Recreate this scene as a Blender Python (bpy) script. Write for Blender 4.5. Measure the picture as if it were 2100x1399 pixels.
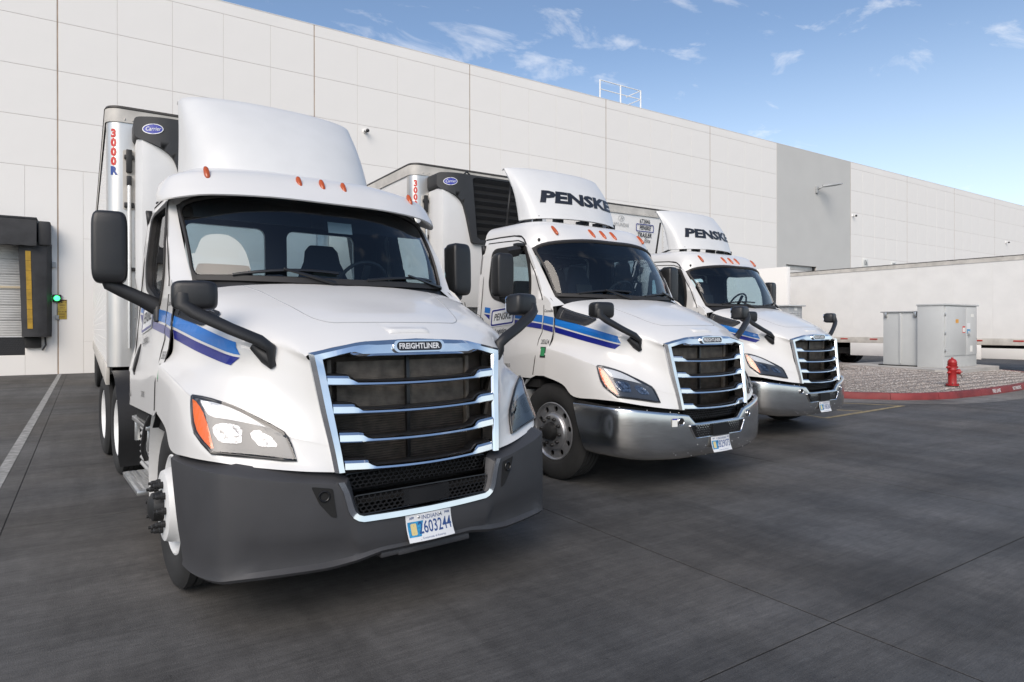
import bpy, bmesh, math, random
from mathutils import Vector, Matrix
from mathutils.bvhtree import BVHTree
from mathutils.geometry import tessellate_polygon

random.seed(7)
R = math.radians
scene = bpy.context.scene
COL = scene.collection
for o in list(bpy.data.objects):
    bpy.data.objects.remove(o)

# ------------------------------------------------------------------ camera
cam_data = bpy.data.cameras.new('camera')
cam = bpy.data.objects.new('camera', cam_data)
COL.objects.link(cam)
cam_data.sensor_width = 36.0
cam_data.lens = 1300.87 / 2100.0 * 36.0
cam_data.shift_x = (1050.0 - 993.4) / 2100.0
cam_data.shift_y = -(699.5 - 674.3) / 2100.0
cam_data.clip_start = 0.05
cam_data.clip_end = 4000.0
cam.location = (0, 0, 1.627)
cam.rotation_mode = 'XYZ'
cam.rotation_euler = (R(90) + -0.00138, 0.00143, -0.5609)
scene.camera = cam

# ------------------------------------------------------------------ sky, sun, exposure
SUN_EL, SUN_AZ = 37.0, 227.0 # broad soft light from behind the camera and its left (azimuth from +Y, clockwise)
world = bpy.data.worlds.new('World')
scene.world = world
world.use_nodes = True
wn = world.node_tree
wn.nodes.clear()
w_out = wn.nodes.new('ShaderNodeOutputWorld')
w_bg = wn.nodes.new('ShaderNodeBackground')
w_bg.inputs['Strength'].default_value = 0.15
w_sky = wn.nodes.new('ShaderNodeTexSky')
w_sky.sky_type = 'NISHITA'
w_sky.sun_disc = False
w_sky.sun_elevation = R(SUN_EL)
w_sky.sun_rotation = R(SUN_AZ)
w_sky.altitude = 400
w_sky.air_density = 1.0
w_sky.dust_density = 1.0
w_sky.ozone_density = 1.3
# thin clouds: noise on the direction projected to a flat layer
w_tc = wn.nodes.new('ShaderNodeTexCoord')
w_sep = wn.nodes.new('ShaderNodeSeparateXYZ')
wn.links.new(w_tc.outputs['Generated'], w_sep.inputs[0])
def wmath(op, a, b=None, clamp=False):
    n = wn.nodes.new('ShaderNodeMath'); n.operation = op; n.use_clamp = clamp
    for i, v in enumerate((a, b)):
        if v is None: continue
        if isinstance(v, (int, float)): n.inputs[i].default_value = v
        else: wn.links.new(v, n.inputs[i])
    return n.outputs[0]
zc = wmath('MAXIMUM', w_sep.outputs['Z'], 0.03)
zz = wmath('ADD', zc, 0.12)
cx_ = wmath('DIVIDE', w_sep.outputs['X'], zz)
cy_ = wmath('DIVIDE', w_sep.outputs['Y'], zz)
w_comb = wn.nodes.new('ShaderNodeCombineXYZ')
wn.links.new(cx_, w_comb.inputs[0]); wn.links.new(cy_, w_comb.inputs[1])
w_n1 = wn.nodes.new('ShaderNodeTexNoise')
w_n1.inputs['Scale'].default_value = 4.2; w_n1.inputs['Detail'].default_value = 9; w_n1.inputs['Roughness'].default_value = 0.62
w_n1.inputs['Distortion'].default_value = 0.5
w_map = wn.nodes.new('ShaderNodeMapping')
w_map.inputs['Scale'].default_value = (1.0, 1.5, 1); w_map.inputs['Rotation'].default_value = (0, 0, 0.7)
w_map.inputs['Location'].default_value = (3.2, 1.7, 0)
wn.links.new(w_comb.outputs[0], w_map.inputs[0]); wn.links.new(w_map.outputs[0], w_n1.inputs['Vector'])
w_n2 = wn.nodes.new('ShaderNodeTexNoise')
w_n2.inputs['Scale'].default_value = 0.55; w_n2.inputs['Detail'].default_value = 2
wn.links.new(w_map.outputs[0], w_n2.inputs['Vector'])
w_mix0 = wmath('ADD', wmath('MULTIPLY', w_n1.outputs['Fac'], 0.6), wmath('MULTIPLY', w_n2.outputs['Fac'], 0.4))
w_ramp = wn.nodes.new('ShaderNodeValToRGB')
w_ramp.color_ramp.elements[0].position = 0.545; w_ramp.color_ramp.elements[0].color = (0, 0, 0, 1)
w_ramp.color_ramp.elements[1].position = 0.74; w_ramp.color_ramp.elements[1].color = (1, 1, 1, 1)
wn.links.new(w_mix0, w_ramp.inputs[0])
w_cl = wn.nodes.new('ShaderNodeMix'); w_cl.data_type = 'RGBA'
CLOUD_GAIN = 1.0
w_cl.inputs['B'].default_value = (7.0, 6.9, 6.9, 1)
wn.links.new(wmath('MULTIPLY', w_ramp.outputs[0], 0.75), w_cl.inputs['Factor'])
w_tint = wn.nodes.new('ShaderNodeMix'); w_tint.data_type = 'RGBA'; w_tint.blend_type = 'MULTIPLY'
w_tint.inputs['Factor'].default_value = 1.0
w_tint.inputs['B'].default_value = (1.0, 1.0, 1.0, 1)
wn.links.new(w_sky.outputs[0], w_tint.inputs['A'])
# pale haze low over the horizon, the same all round
w_hz = wn.nodes.new('ShaderNodeMix'); w_hz.data_type = 'RGBA'
w_hz.inputs['B'].default_value = (6.2, 6.9, 7.4, 1)
_h = wmath('SUBTRACT', 1.0, wmath('DIVIDE', wmath('MAXIMUM', w_sep.outputs['Z'], 0.0), 0.42), True)
wn.links.new(wmath('MULTIPLY', wmath('POWER', _h, 1.6), 0.9), w_hz.inputs['Factor'])
wn.links.new(w_tint.outputs['Result'], w_hz.inputs['A'])
wn.links.new(w_hz.outputs['Result'], w_cl.inputs['A'])
wn.links.new(w_cl.outputs['Result'], w_bg.inputs['Color'])
wn.links.new(w_bg.outputs[0], w_out.inputs['Surface'])

sun_data = bpy.data.lights.new('sun', 'SUN')
sun_data.energy = 2.7
sun_data.angle = R(44)
sun_data.color = (1.0, 0.90, 0.79)
sun = bpy.data.objects.new('sun', sun_data)
COL.objects.link(sun)
_az = R(SUN_AZ)
_dir = Vector((math.sin(_az) * math.cos(R(SUN_EL)), math.cos(_az) * math.cos(R(SUN_EL)), math.sin(R(SUN_EL))))
sun.rotation_euler = (-_dir).to_track_quat('-Z', 'Y').to_euler()
sun.location = _dir * 60

scene.view_settings.view_transform = 'Standard'
scene.view_settings.look = 'None'
scene.view_settings.gamma = 1
scene.view_settings.use_curve_mapping = False
scene.view_settings.exposure = 0.2
scene.render.engine = 'CYCLES'
scene.cycles.max_bounces = 8
scene.cycles.transparent_max_bounces = 12
scene.cycles.use_denoising = True

# ------------------------------------------------------------------ materials
def new_mat(name):
    m = bpy.data.materials.new(name); m.use_nodes = True
    nt = m.node_tree
    return m, nt, nt.nodes['Principled BSDF']

def mat(name, color, rough=0.5, metal=0.0, coat=0.0, noise=0.0, nscale=6.0, bump=0.0, bscale=200.0, spec=None, emit=None, coords='Object', rnoise=0.0, stretch=None):
    m, nt, p = new_mat(name)
    p.inputs['Base Color'].default_value = (*color, 1)
    p.inputs['Roughness'].default_value = rough
    p.inputs['Metallic'].default_value = metal
    p.inputs['Coat Weight'].default_value = coat
    p.inputs['Coat Roughness'].default_value = 0.06
    if spec is not None: p.inputs['Specular IOR Level'].default_value = spec
    if emit:
        p.inputs['Emission Color'].default_value = (*color, 1); p.inputs['Emission Strength'].default_value = emit
    if noise or bump or rnoise:
        tc = nt.nodes.new('ShaderNodeTexCoord')
        src = tc.outputs[coords]
        if stretch:
            mp = nt.nodes.new('ShaderNodeMapping'); mp.inputs['Scale'].default_value = stretch
            nt.links.new(src, mp.inputs[0]); src = mp.outputs[0]
    if noise or rnoise:
        n = nt.nodes.new('ShaderNodeTexNoise'); n.inputs['Scale'].default_value = nscale; n.inputs['Detail'].default_value = 6
        nt.links.new(src, n.inputs['Vector'])
    if noise:
        mx = nt.nodes.new('ShaderNodeMapRange')
        mx.inputs['From Min'].default_value = 0.3; mx.inputs['From Max'].default_value = 0.7
        mx.inputs['To Min'].default_value = 1 - noise; mx.inputs['To Max'].default_value = 1 + noise * 0.4
        nt.links.new(n.outputs['Fac'], mx.inputs['Value'])
        mu = nt.nodes.new('ShaderNodeMix'); mu.data_type = 'RGBA'; mu.blend_type = 'MULTIPLY'
        mu.inputs['Factor'].default_value = 1; mu.inputs['A'].default_value = (*color, 1)
        nt.links.new(mx.outputs[0], mu.inputs['B']); nt.links.new(mu.outputs['Result'], p.inputs['Base Color'])
    if rnoise:
        mr = nt.nodes.new('ShaderNodeMapRange')
        mr.inputs['To Min'].default_value = max(0, rough - rnoise); mr.inputs['To Max'].default_value = rough + rnoise
        nt.links.new(n.outputs['Fac'], mr.inputs['Value']); nt.links.new(mr.outputs[0], p.inputs['Roughness'])
    if bump:
        n2 = nt.nodes.new('ShaderNodeTexNoise'); n2.inputs['Scale'].default_value = bscale; n2.inputs['Detail'].default_value = 3
        nt.links.new(src, n2.inputs['Vector'])
        b = nt.nodes.new('ShaderNodeBump'); b.inputs['Strength'].default_value = bump; b.inputs['Distance'].default_value = 0.002
        nt.links.new(n2.outputs['Fac'], b.inputs['Height']); nt.links.new(b.outputs[0], p.inputs['Normal'])
    return m

M = {}
M['white'] = mat('white_paint', (0.66, 0.65, 0.63), 0.32, coat=0.45, noise=0.035, nscale=2.2)
M['white_dull'] = mat('white_fairing_paint', (0.63, 0.63, 0.62), 0.42, coat=0.15, noise=0.05, nscale=3.5)
M['crease'] = mat('crease_shade', (0.33, 0.34, 0.35), 0.6)  # grey for the hood line, crease shade put into the colour
M['black'] = mat('black_plastic', (0.013, 0.013, 0.014), 0.5, noise=0.15, nscale=12, bump=0.35, bscale=260)
M['black_gloss'] = mat('black_trim', (0.012, 0.012, 0.013), 0.28)
M['mirror_shell'] = mat('mirror_shell_plastic', (0.013, 0.013, 0.014), 0.40, noise=0.2, nscale=9, bump=0.5, bscale=330)
M['dark'] = mat('dark_void', (0.008, 0.008, 0.008), 0.9)  # near-black for hidden parts and for the shade of holes left unmodelled
M['grey_bumper'] = mat('grey_moulded_plastic', (0.040, 0.040, 0.043), 0.55, noise=0.12, nscale=5, bump=0.5, bscale=420)
M['rubber'] = mat('tyre_rubber', (0.020, 0.020, 0.020), 0.82, noise=0.25, nscale=7, bump=0.4, bscale=90)
M['seal'] = mat('rubber_seal', (0.018, 0.016, 0.015), 0.6)
M['chrome'] = mat('chrome', (0.82, 0.83, 0.85), 0.07, 1.0, noise=0.05, nscale=9, rnoise=0.03)
M['chrome_bumper'] = mat('polished_steel', (0.70, 0.69, 0.67), 0.20, 1.0, noise=0.06, nscale=7.0, rnoise=0.06, stretch=(1.5, 1.5, 9))
M['alu'] = mat('aluminium', (0.62, 0.62, 0.61), 0.34, 0.9, noise=0.12, nscale=14)
M['alu_wheel'] = mat('wheel_aluminium', (0.50, 0.50, 0.51), 0.38, 0.85, noise=0.25, nscale=9)
M['steel_white'] = mat('white_painted_steel', (0.72, 0.72, 0.71), 0.4, noise=0.12, nscale=8)
M['hub_black'] = mat('black_hub', (0.015, 0.015, 0.015), 0.5)
M['blue_light'] = mat('light_blue_vinyl', (0.006, 0.140, 0.47), 0.35, coat=0.3)
M['blue_dark'] = mat('dark_blue_vinyl', (0.005, 0.011, 0.19), 0.35, coat=0.3)
M['white_vinyl'] = mat('white_vinyl', (0.80, 0.80, 0.79), 0.35, coat=0.3)
M['ink'] = mat('black_lettering', (0.012, 0.014, 0.020), 0.45)
M['amber'] = mat('amber_lens', (0.80, 0.17, 0.012), 0.18, coat=0.6)
M['marker_amber'] = mat('marker_lens', (0.42, 0.075, 0.012), 0.22, coat=0.5)
M['lamp_house'] = mat('headlamp_housing', (0.040, 0.046, 0.058), 0.35)
M['lamp_reflector'] = mat('headlamp_reflector', (0.30, 0.31, 0.33), 0.14, 1.0, noise=0.9, nscale=55, bump=0.9, bscale=75)
M['lamp_white'] = mat('running_light_strip', (0.58, 0.60, 0.63), 0.22, coat=0.4)
M['radiator'] = mat('radiator_core', (0.075, 0.060, 0.048), 0.75, noise=0.5, nscale=16)
M['condenser'] = mat('condenser_core', (0.17, 0.145, 0.12), 0.7, noise=0.5, nscale=14)
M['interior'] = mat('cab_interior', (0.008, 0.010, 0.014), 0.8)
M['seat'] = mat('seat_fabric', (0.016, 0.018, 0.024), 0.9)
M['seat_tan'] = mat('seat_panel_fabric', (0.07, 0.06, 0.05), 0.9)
M['paper'] = mat('paper', (0.72, 0.72, 0.68), 0.7)
M['plate_white'] = mat('plate_white', (0.66, 0.67, 0.68), 0.4)
M['plate_blue'] = mat('plate_blue', (0.03, 0.27, 0.52), 0.4, noise=0.5, nscale=60)
M['plate_gold'] = mat('plate_gold', (0.62, 0.50, 0.22), 0.4)
M['plate_ink'] = mat('plate_ink', (0.02, 0.06, 0.20), 0.4)
M['green'] = mat('green_label', (0.03, 0.24, 0.09), 0.4)
M['red_ink'] = mat('red_lettering', (0.55, 0.03, 0.02), 0.4)
M['blue_ink'] = mat('blue_lettering', (0.02, 0.06, 0.26), 0.4)
M['badge_blue'] = mat('badge_blue', (0.035, 0.045, 0.33), 0.35)
M['reefer_grey'] = mat('reefer_grey_plastic', (0.030, 0.031, 0.033), 0.6, noise=0.15, nscale=5, bump=0.3, bscale=300)
M['reefer_white'] = mat('reefer_white_panel', (0.68, 0.68, 0.67), 0.42, noise=0.05, nscale=2.5)
M['trailer_white'] = mat('trailer_white_panel', (0.76, 0.745, 0.715), 0.42, noise=0.06, nscale=1.6)
M['trailer_rail'] = mat('trailer_dirty_rail', (0.56, 0.53, 0.48), 0.45, noise=0.25, nscale=4)
M['trailer_alu'] = mat('trailer_polished_corner', (0.66, 0.64, 0.61), 0.38, 0.7, noise=0.12, nscale=5, stretch=(3, 3, 0.4))
M['roof_dark'] = mat('trailer_roof_edge', (0.05, 0.045, 0.04), 0.6)
M['red_reflector'] = mat('red_reflector', (0.42, 0.03, 0.02), 0.3)
M['concrete_light'] = mat('pale_concrete', (0.42, 0.40, 0.37), 0.85, noise=0.2, nscale=1.7, bump=0.4, bscale=40)
M['wall_white'] = mat('white_painted_concrete', (0.79, 0.765, 0.725), 0.75, noise=0.035, nscale=0.35, bump=0.12, bscale=25, coords='Object')
M['wall_groove'] = mat('wall_groove', (0.60, 0.56, 0.52), 0.85)
M['caulk'] = mat('joint_caulk', (0.38, 0.29, 0.22), 0.8, noise=0.3, nscale=1.5)
M['wall_grey'] = mat('grey_painted_concrete', (0.52, 0.515, 0.49), 0.8, noise=0.04, nscale=0.6, bump=0.3, bscale=9)
M['rail_white'] = mat('white_railing_paint', (0.80, 0.80, 0.78), 0.4)
M['dock_fabric'] = mat('dock_seal_fabric', (0.028, 0.028, 0.030), 0.7, noise=0.35, nscale=3, bump=0.8, bscale=14)
M['dock_yellow'] = mat('yellow_strip', (0.42, 0.25, 0.02), 0.6, noise=0.3, nscale=5)
M['dock_door'] = mat('dock_door_white', (0.60, 0.59, 0.56), 0.5, noise=0.1, nscale=3)
M['sign_yellow'] = mat('sign_yellow', (0.50, 0.36, 0.06), 0.55, noise=0.15, nscale=9)
M['green_lamp'] = mat('green_lamp', (0.05, 0.95, 0.22), 0.4, emit=3.0)
M['kerb_red'] = mat('red_kerb_paint', (0.20, 0.026, 0.026), 0.65, noise=0.35, nscale=2.5, bump=0.4, bscale=30)
M['hydrant_red'] = mat('hydrant_red_paint', (0.34, 0.016, 0.016), 0.4, noise=0.25, nscale=6)
M['hydrant_dark'] = mat('hydrant_base_rust', (0.05, 0.03, 0.025), 0.7)
M['cab_grey'] = mat('transformer_grey_paint', (0.50, 0.51, 0.50), 0.5, noise=0.05, nscale=2)
M['cab_grey2'] = mat('cabinet_grey_paint', (0.36, 0.37, 0.37), 0.5, noise=0.06, nscale=3)
M['line_white'] = mat('worn_white_line', (0.30, 0.30, 0.29), 0.8, noise=0.5, nscale=9)
M['line_yellow'] = mat('worn_yellow_line', (0.30, 0.235, 0.12), 0.8, noise=0.5, nscale=7)
M['lettering_white'] = mat('white_stencil_paint', (0.72, 0.70, 0.68), 0.6)
M['orange_label'] = mat('orange_label', (0.65, 0.30, 0.03), 0.5)

def glass_mat(name, tint, refl=1.0, rough=0.0):
    m, nt, p = new_mat(name)
    nt.nodes.remove(p)
    out = nt.nodes['Material Output']
    tr = nt.nodes.new('ShaderNodeBsdfTransparent'); tr.inputs[0].default_value = (*tint, 1)
    gl = nt.nodes.new('ShaderNodeBsdfGlossy'); gl.inputs['Color'].default_value = (refl, refl, refl, 1); gl.inputs['Roughness'].default_value = rough
    fr = nt.nodes.new('ShaderNodeFresnel'); fr.inputs['IOR'].default_value = 1.52
    mx = nt.nodes.new('ShaderNodeMixShader')
    nt.links.new(fr.outputs[0], mx.inputs[0]); nt.links.new(tr.outputs[0], mx.inputs[1]); nt.links.new(gl.outputs[0], mx.inputs[2])
    nt.links.new(mx.outputs[0], out.inputs['Surface'])
    return m
M['windscreen'] = glass_mat('windscreen_glass', (0.56, 0.69, 0.76), 1.0)
M['side_glass'] = glass_mat('side_window_glass', (0.72, 0.79, 0.79), 1.0)
M['lens'] = glass_mat('headlamp_lens', (0.92, 0.93, 0.94), 1.0)

# ------------------------------------------------------------------ mesh helpers
def V(*a): return Vector(a)

class MB:
    def __init__(s): s.bm = bmesh.new()
    def face(s, pts):
        return s.bm.faces.new([s.bm.verts.new(p) for p in pts])
    def grid(s, rows, closed=False):
        vs = [[s.bm.verts.new(p) for p in r] for r in rows]
        n = len(rows[0])
        for j in range(len(rows) - 1):
            for i in range(n if closed else n - 1):
                k = (i + 1) % n
                try: s.bm.faces.new((vs[j][i], vs[j][k], vs[j + 1][k], vs[j + 1][i]))
                except ValueError: pass
        return vs
    def box(s, x0, x1, y0, y1, z0, z1, bevel=0.0, seg=2, m=None):
        vs = [s.bm.verts.new((x, y, z)) for x in (x0, x1) for y in (y0, y1) for z in (z0, z1)]
        q = [(0, 1, 3, 2), (4, 6, 7, 5), (0, 4, 5, 1), (2, 3, 7, 6), (0, 2, 6, 4), (1, 5, 7, 3)]
        fs = [s.bm.faces.new([vs[i] for i in f]) for f in q]
        new = vs
        if bevel:
            es = list({e for f in fs for e in f.edges})
            r = bmesh.ops.bevel(s.bm, geom=es, offset=bevel, segments=seg, affect='EDGES', profile=0.5)
            new = list({v for f in r['faces'] for v in f.verts} | {v for v in vs if v.is_valid})
        if m is not None:
            for v in new: v.co = m @ v.co
        return new
    def tube(s, path, r, n=8, caps=True, flat=1.0, up=None):
        path = [Vector(p) for p in path]
        rows = []
        prev = None
        for i, p in enumerate(path):
            if i == 0: d = path[1] - p
            elif i == len(path) - 1: d = p - path[i - 1]
            else: d = (path[i + 1] - p).normalized() + (p - path[i - 1]).normalized()
            d.normalize()
            if prev is None:
                a = Vector(up) if up else (Vector((0, 0, 1)) if abs(d.z) < 0.9 else Vector((1, 0, 0)))
            else: a = prev
            x = (a - d * a.dot(d)).normalized(); prev = x
            y = d.cross(x)
            rr = r[i] if isinstance(r, (list, tuple)) else r
            rows.append([p + x * (math.cos(t) * rr) + y * (math.sin(t) * rr * flat) for t in [2 * math.pi * k / n for k in range(n)]])
        vs = s.grid(rows, True)
        if caps:
            s.bm.faces.new(list(reversed(vs[0]))); s.bm.faces.new(vs[-1])
    def lathe(s, prof, n=32, m=None, closed=False):
        # prof: (radius, height) along local Z
        rows = []
        for (r, h) in prof:
            rows.append([Vector((r * math.cos(2 * math.pi * k / n), r * math.sin(2 * math.pi * k / n), h)) for k in range(n)])
        if m is not None: rows = [[m @ p for p in row] for row in rows]
        vs = s.grid(rows, True)
        if prof[0][0] > 1e-6 and closed: s.bm.faces.new(list(reversed(vs[0])))
        if prof[-1][0] > 1e-6 and closed: s.bm.faces.new(vs[-1])
    def prism(s, loops, f0, f1):
        # loops: outer + holes in 2D; f0/f1 map 2D to 3D for the two caps
        tris = tessellate_polygon([[Vector((p[0], p[1], 0)) for p in lp] for lp in loops])
        flat = [p for lp in loops for p in lp]
        a = [s.bm.verts.new(f0(*p)) for p in flat]; b = [s.bm.verts.new(f1(*p)) for p in flat]
        for t in tris:
            try:
                s.bm.faces.new([a[i] for i in t]); s.bm.faces.new([b[i] for i in reversed(t)])
            except ValueError: pass
        k = 0
        for lp in loops:
            n = len(lp)
            for i in range(n):
                j = (i + 1) % n
                s.bm.faces.new((a[k + i], a[k + j], b[k + j], b[k + i]))
            k += n
    def sheet(s, loops, f):
        tris = tessellate_polygon([[Vector((p[0], p[1], 0)) for p in lp] for lp in loops])
        a = [s.bm.verts.new(f(*p)) for lp in loops for p in lp]
        for t in tris:
            try: s.bm.faces.new([a[i] for i in t])
            except ValueError: pass
    def sphere(s, c, r, m=None, u=12, v=8, sx=1, sy=1, sz=1):
        rows = []
        for j in range(v + 1):
            t = math.pi * j / v
            rows.append([Vector(c) + Vector((sx * r * math.sin(t) * math.cos(2 * math.pi * k / u), sy * r * math.sin(t) * math.sin(2 * math.pi * k / u), sz * r * math.cos(t))) for k in range(u)])
        if m is not None: rows = [[m @ p for p in row] for row in rows]
        s.grid(rows, True)
    def mirror(s):
        geom = s.bm.verts[:] + s.bm.edges[:] + s.bm.faces[:]
        d = bmesh.ops.duplicate(s.bm, geom=geom)
        for e in d['geom']:
            if isinstance(e, bmesh.types.BMVert): e.co.x = -e.co.x
        bmesh.ops.reverse_faces(s.bm, faces=[f for f in d['geom'] if isinstance(f, bmesh.types.BMFace)])
    def mesh(s, name, material, sharp=35, recalc=True, weld=1e-5, outward=None):
        bm = s.bm
        if weld: bmesh.ops.remove_doubles(bm, verts=bm.verts[:], dist=weld)
        if recalc: bmesh.ops.recalc_face_normals(bm, faces=bm.faces[:])
        if outward is not None:
            d = Vector(outward)
            if sum(f.normal.dot(d) * f.calc_area() for f in bm.faces) < 0:
                bmesh.ops.reverse_faces(bm, faces=bm.faces[:])
        lim = R(sharp)
        for f in bm.faces: f.smooth = sharp > 0
        for e in bm.edges:
            if len(e.link_faces) == 2 and e.calc_face_angle(0) > lim: e.smooth = False
        me = bpy.data.meshes.new(name)
        bm.to_mesh(me); bm.free()
        me.materials.append(material)
        return me

KEEP = ('lettering', 'print', 'digits', 'letter', 'rivets', 'mesh', 'core', 'condenser', 'lining', 'engine', 'gravel', 'plate', 'unit_', 'seat', 'steering', 'interior', 'hub', 'leveller', 'step')
_isl = {}
def islands(me):
    # the separate pieces of a mesh, each as a mesh of its own
    if me.name in _isl: return _isl[me.name]
    n = len(me.vertices); par = list(range(n))
    def find(i):
        while par[i] != i: par[i] = par[par[i]]; i = par[i]
        return i
    for e in me.edges:
        a, b = find(e.vertices[0]), find(e.vertices[1])
        if a != b: par[a] = b
    groups = {}
    for i in range(n): groups.setdefault(find(i), []).append(i)
    out = []
    if len(groups) > 1:
        sharp = {tuple(sorted(e.vertices)) for e in me.edges if e.use_edge_sharp}
        fs = {}
        for p in me.polygons: fs.setdefault(find(p.vertices[0]), []).append(p)
        for g, vs in groups.items():
            if g not in fs: continue
            idx = {v: k for k, v in enumerate(vs)}
            m = bpy.data.meshes.new(me.name.split('.')[0])
            m.from_pydata([me.vertices[v].co for v in vs], [], [[idx[v] for v in p.vertices] for p in fs[g]])
            m.polygons.foreach_set('use_smooth', [p.use_smooth for p in fs[g]])
            for e in m.edges:
                if tuple(sorted((vs[e.vertices[0]], vs[e.vertices[1]]))) in sharp: e.use_edge_sharp = True
            for mt in me.materials: m.materials.append(mt)
            out.append(m)
    _isl[me.name] = out
    return out
def link(name, me, parent=None, label=None, category=None, group=None, kind=None):
    if parent is not None and kind is None and me.id_type == 'MESH' and not any(k in name for k in KEEP):
        pieces = islands(me)
        if 1 < len(pieces) <= 40:
            first = None
            for m in pieces:
                q = bpy.data.objects.new(name, m); COL.objects.link(q); q.parent = parent
                if label: q['label'] = label
                if first is None: first = q; link.more = []
                else: link.more.append(q)
            return first
    link.more = []
    o = bpy.data.objects.new(name, me)
    COL.objects.link(o)
    if parent is not None: o.parent = parent
    tag(o, label, category, group, kind)
    return o

def tag(o, label=None, category=None, group=None, kind=None):
    if label: o['label'] = label
    if category: o['category'] = category
    if group: o['group'] = group
    if kind: o['kind'] = kind
    return o

def thing(name, label, category, loc=(0, 0, 0), rotz=0.0, group=None):
    o = bpy.data.objects.new(name, None)
    o.empty_display_size = 0.3
    COL.objects.link(o)
    o.location = loc; o.rotation_euler = (0, 0, rotz)
    return tag(o, label, category, group)

def crs(pts, n):
    # Catmull-Rom through a list of Vectors, n sub-steps per span
    out = []
    L = len(pts)
    for i in range(L - 1):
        p1, p2 = pts[i], pts[i + 1]
        p0 = pts[i - 1] if i > 0 else p1 * 2 - p2
        p3 = pts[i + 2] if i + 2 < L else p2 * 2 - p1
        for k in range(n):
            t = k / n
            out.append(0.5 * ((2 * p1) + (p2 - p0) * t + (2 * p0 - 5 * p1 + 4 * p2 - p3) * t * t + (3 * p1 - p0 - 3 * p2 + p3) * t ** 3))
    out.append(pts[-1].copy())
    return out

def crgrid(rows, nu, nv):
    a = [crs([Vector(p) for p in r], nu) for r in rows]
    cols = [crs([a[j][i] for j in range(len(a))], nv) for i in range(len(a[0]))]
    return [[cols[i][j] for i in range(len(cols))] for j in range(len(cols[0]))]

def rrect(x0, x1, y0, y1, r, n=5):
    pts = []
    for cx, cy, a0 in ((x1 - r, y0 + r, -90), (x1 - r, y1 - r, 0), (x0 + r, y1 - r, 90), (x0 + r, y0 + r, 180)):
        for k in range(n + 1):
            t = R(a0 + 90 * k / n)
            pts.append((cx + r * math.cos(t), cy + r * math.sin(t)))
    return pts

def roundpoly(pts, r, n=4):
    out = []
    L = len(pts)
    for i in range(L):
        p = Vector((pts[i][0], pts[i][1])); a = Vector(pts[i - 1][:2]) - p; b = Vector(pts[(i + 1) % L][:2]) - p
        rr = r[i] if isinstance(r, (list, tuple)) else r
        d = min(rr, a.length * 0.45, b.length * 0.45)
        s, e = p + a.normalized() * d, p + b.normalized() * d
        for k in range(n + 1):
            t = k / n
            q = s * (1 - t) ** 2 + p * 2 * t * (1 - t) + e * t * t
            out.append((q.x, q.y))
    return out

def circle(cx, cy, r, n=16, ry=None):
    return [(cx + r * math.cos(2 * math.pi * k / n), cy + (ry or r) * math.sin(2 * math.pi * k / n)) for k in range(n)]

_text_cache = {}
def text_bm(body, size=1.0, shear=0.0, bold=0.0, sx=1.0, align='CENTER', res=2):
    key = (body, size, shear, bold, sx, align, res)
    if key not in _text_cache:
        c = bpy.data.curves.new('lettering', 'FONT')
        c.body = body; c.size = size; c.shear = shear; c.offset = bold; c.align_x = align; c.align_y = 'CENTER'
        c.resolution_u = res
        o = bpy.data.objects.new('lettering', c); COL.objects.link(o)
        dg = bpy.context.evaluated_depsgraph_get()
        me = bpy.data.meshes.new_from_object(o.evaluated_get(dg))
        bpy.data.objects.remove(o); bpy.data.curves.remove(c)
        _text_cache[key] = me
    bm = bmesh.new(); bm.from_mesh(_text_cache[key])
    for v in bm.verts: v.co.x *= sx
    return bm

def poly_bm(loops):
    bm = bmesh.new()
    tris = tessellate_polygon([[Vector((p[0], p[1], 0)) for p in lp] for lp in loops])
    vs = [bm.verts.new((p[0], p[1], 0)) for lp in loops for p in lp]
    for t in tris:
        try: bm.faces.new([vs[i] for i in t])
        except ValueError: pass
    return bm

def cut(bm, step):
    xs = [v.co.x for v in bm.verts]; ys = [v.co.y for v in bm.verts]
    if not xs: return bm
    for lo, hi, ax in ((min(xs), max(xs), 0), (min(ys), max(ys), 1)):
        t = math.floor(lo / step) * step + step
        while t < hi:
            co = Vector((t, 0, 0)) if ax == 0 else Vector((0, t, 0)); no = Vector((1, 0, 0)) if ax == 0 else Vector((0, 1, 0))
            bmesh.ops.bisect_plane(bm, geom=bm.verts[:] + bm.edges[:] + bm.faces[:], plane_co=co, plane_no=no)
            t += step
    return bm

def drape(bm, fn, bvh, off, step=None):
    # put a flat bmesh on a surface: fn(x, y) -> (origin, direction)
    if step: cut(bm, step)
    dead = []
    for v in bm.verts:
        o, d = fn(v.co.x, v.co.y)
        h = bvh.ray_cast(Vector(o), Vector(d).normalized())
        if h[0] is None: dead.append(v); continue
        n = h[1]
        if n.dot(Vector(d)) > 0: n = -n
        v.co = h[0] + n * off
    bmesh.ops.delete(bm, geom=dead, context='VERTS')
    return bm

def bm_mesh(name, bm, material, toward=None, sharp=0):
    if toward is not None:
        t = Vector(toward)
        for f in bm.faces:
            f.normal_update()
            if f.normal.dot(t) < 0: f.normal_flip()
    for f in bm.faces: f.smooth = sharp > 0
    me = bpy.data.meshes.new(name); bm.to_mesh(me); bm.free()
    me.materials.append(material)
    return me

def place(bm, m):
    for v in bm.verts: v.co = m @ v.co
    return bm

def join_bm(bms):
    out = bmesh.new()
    for b in bms:
        me = bpy.data.meshes.new('t'); b.to_mesh(me); b.free(); out.from_mesh(me); bpy.data.meshes.remove(me)
    return out

def bvh_of(me):
    bm = bmesh.new(); bm.from_mesh(me); t = BVHTree.FromBMesh(bm); bm.free(); return t

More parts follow.
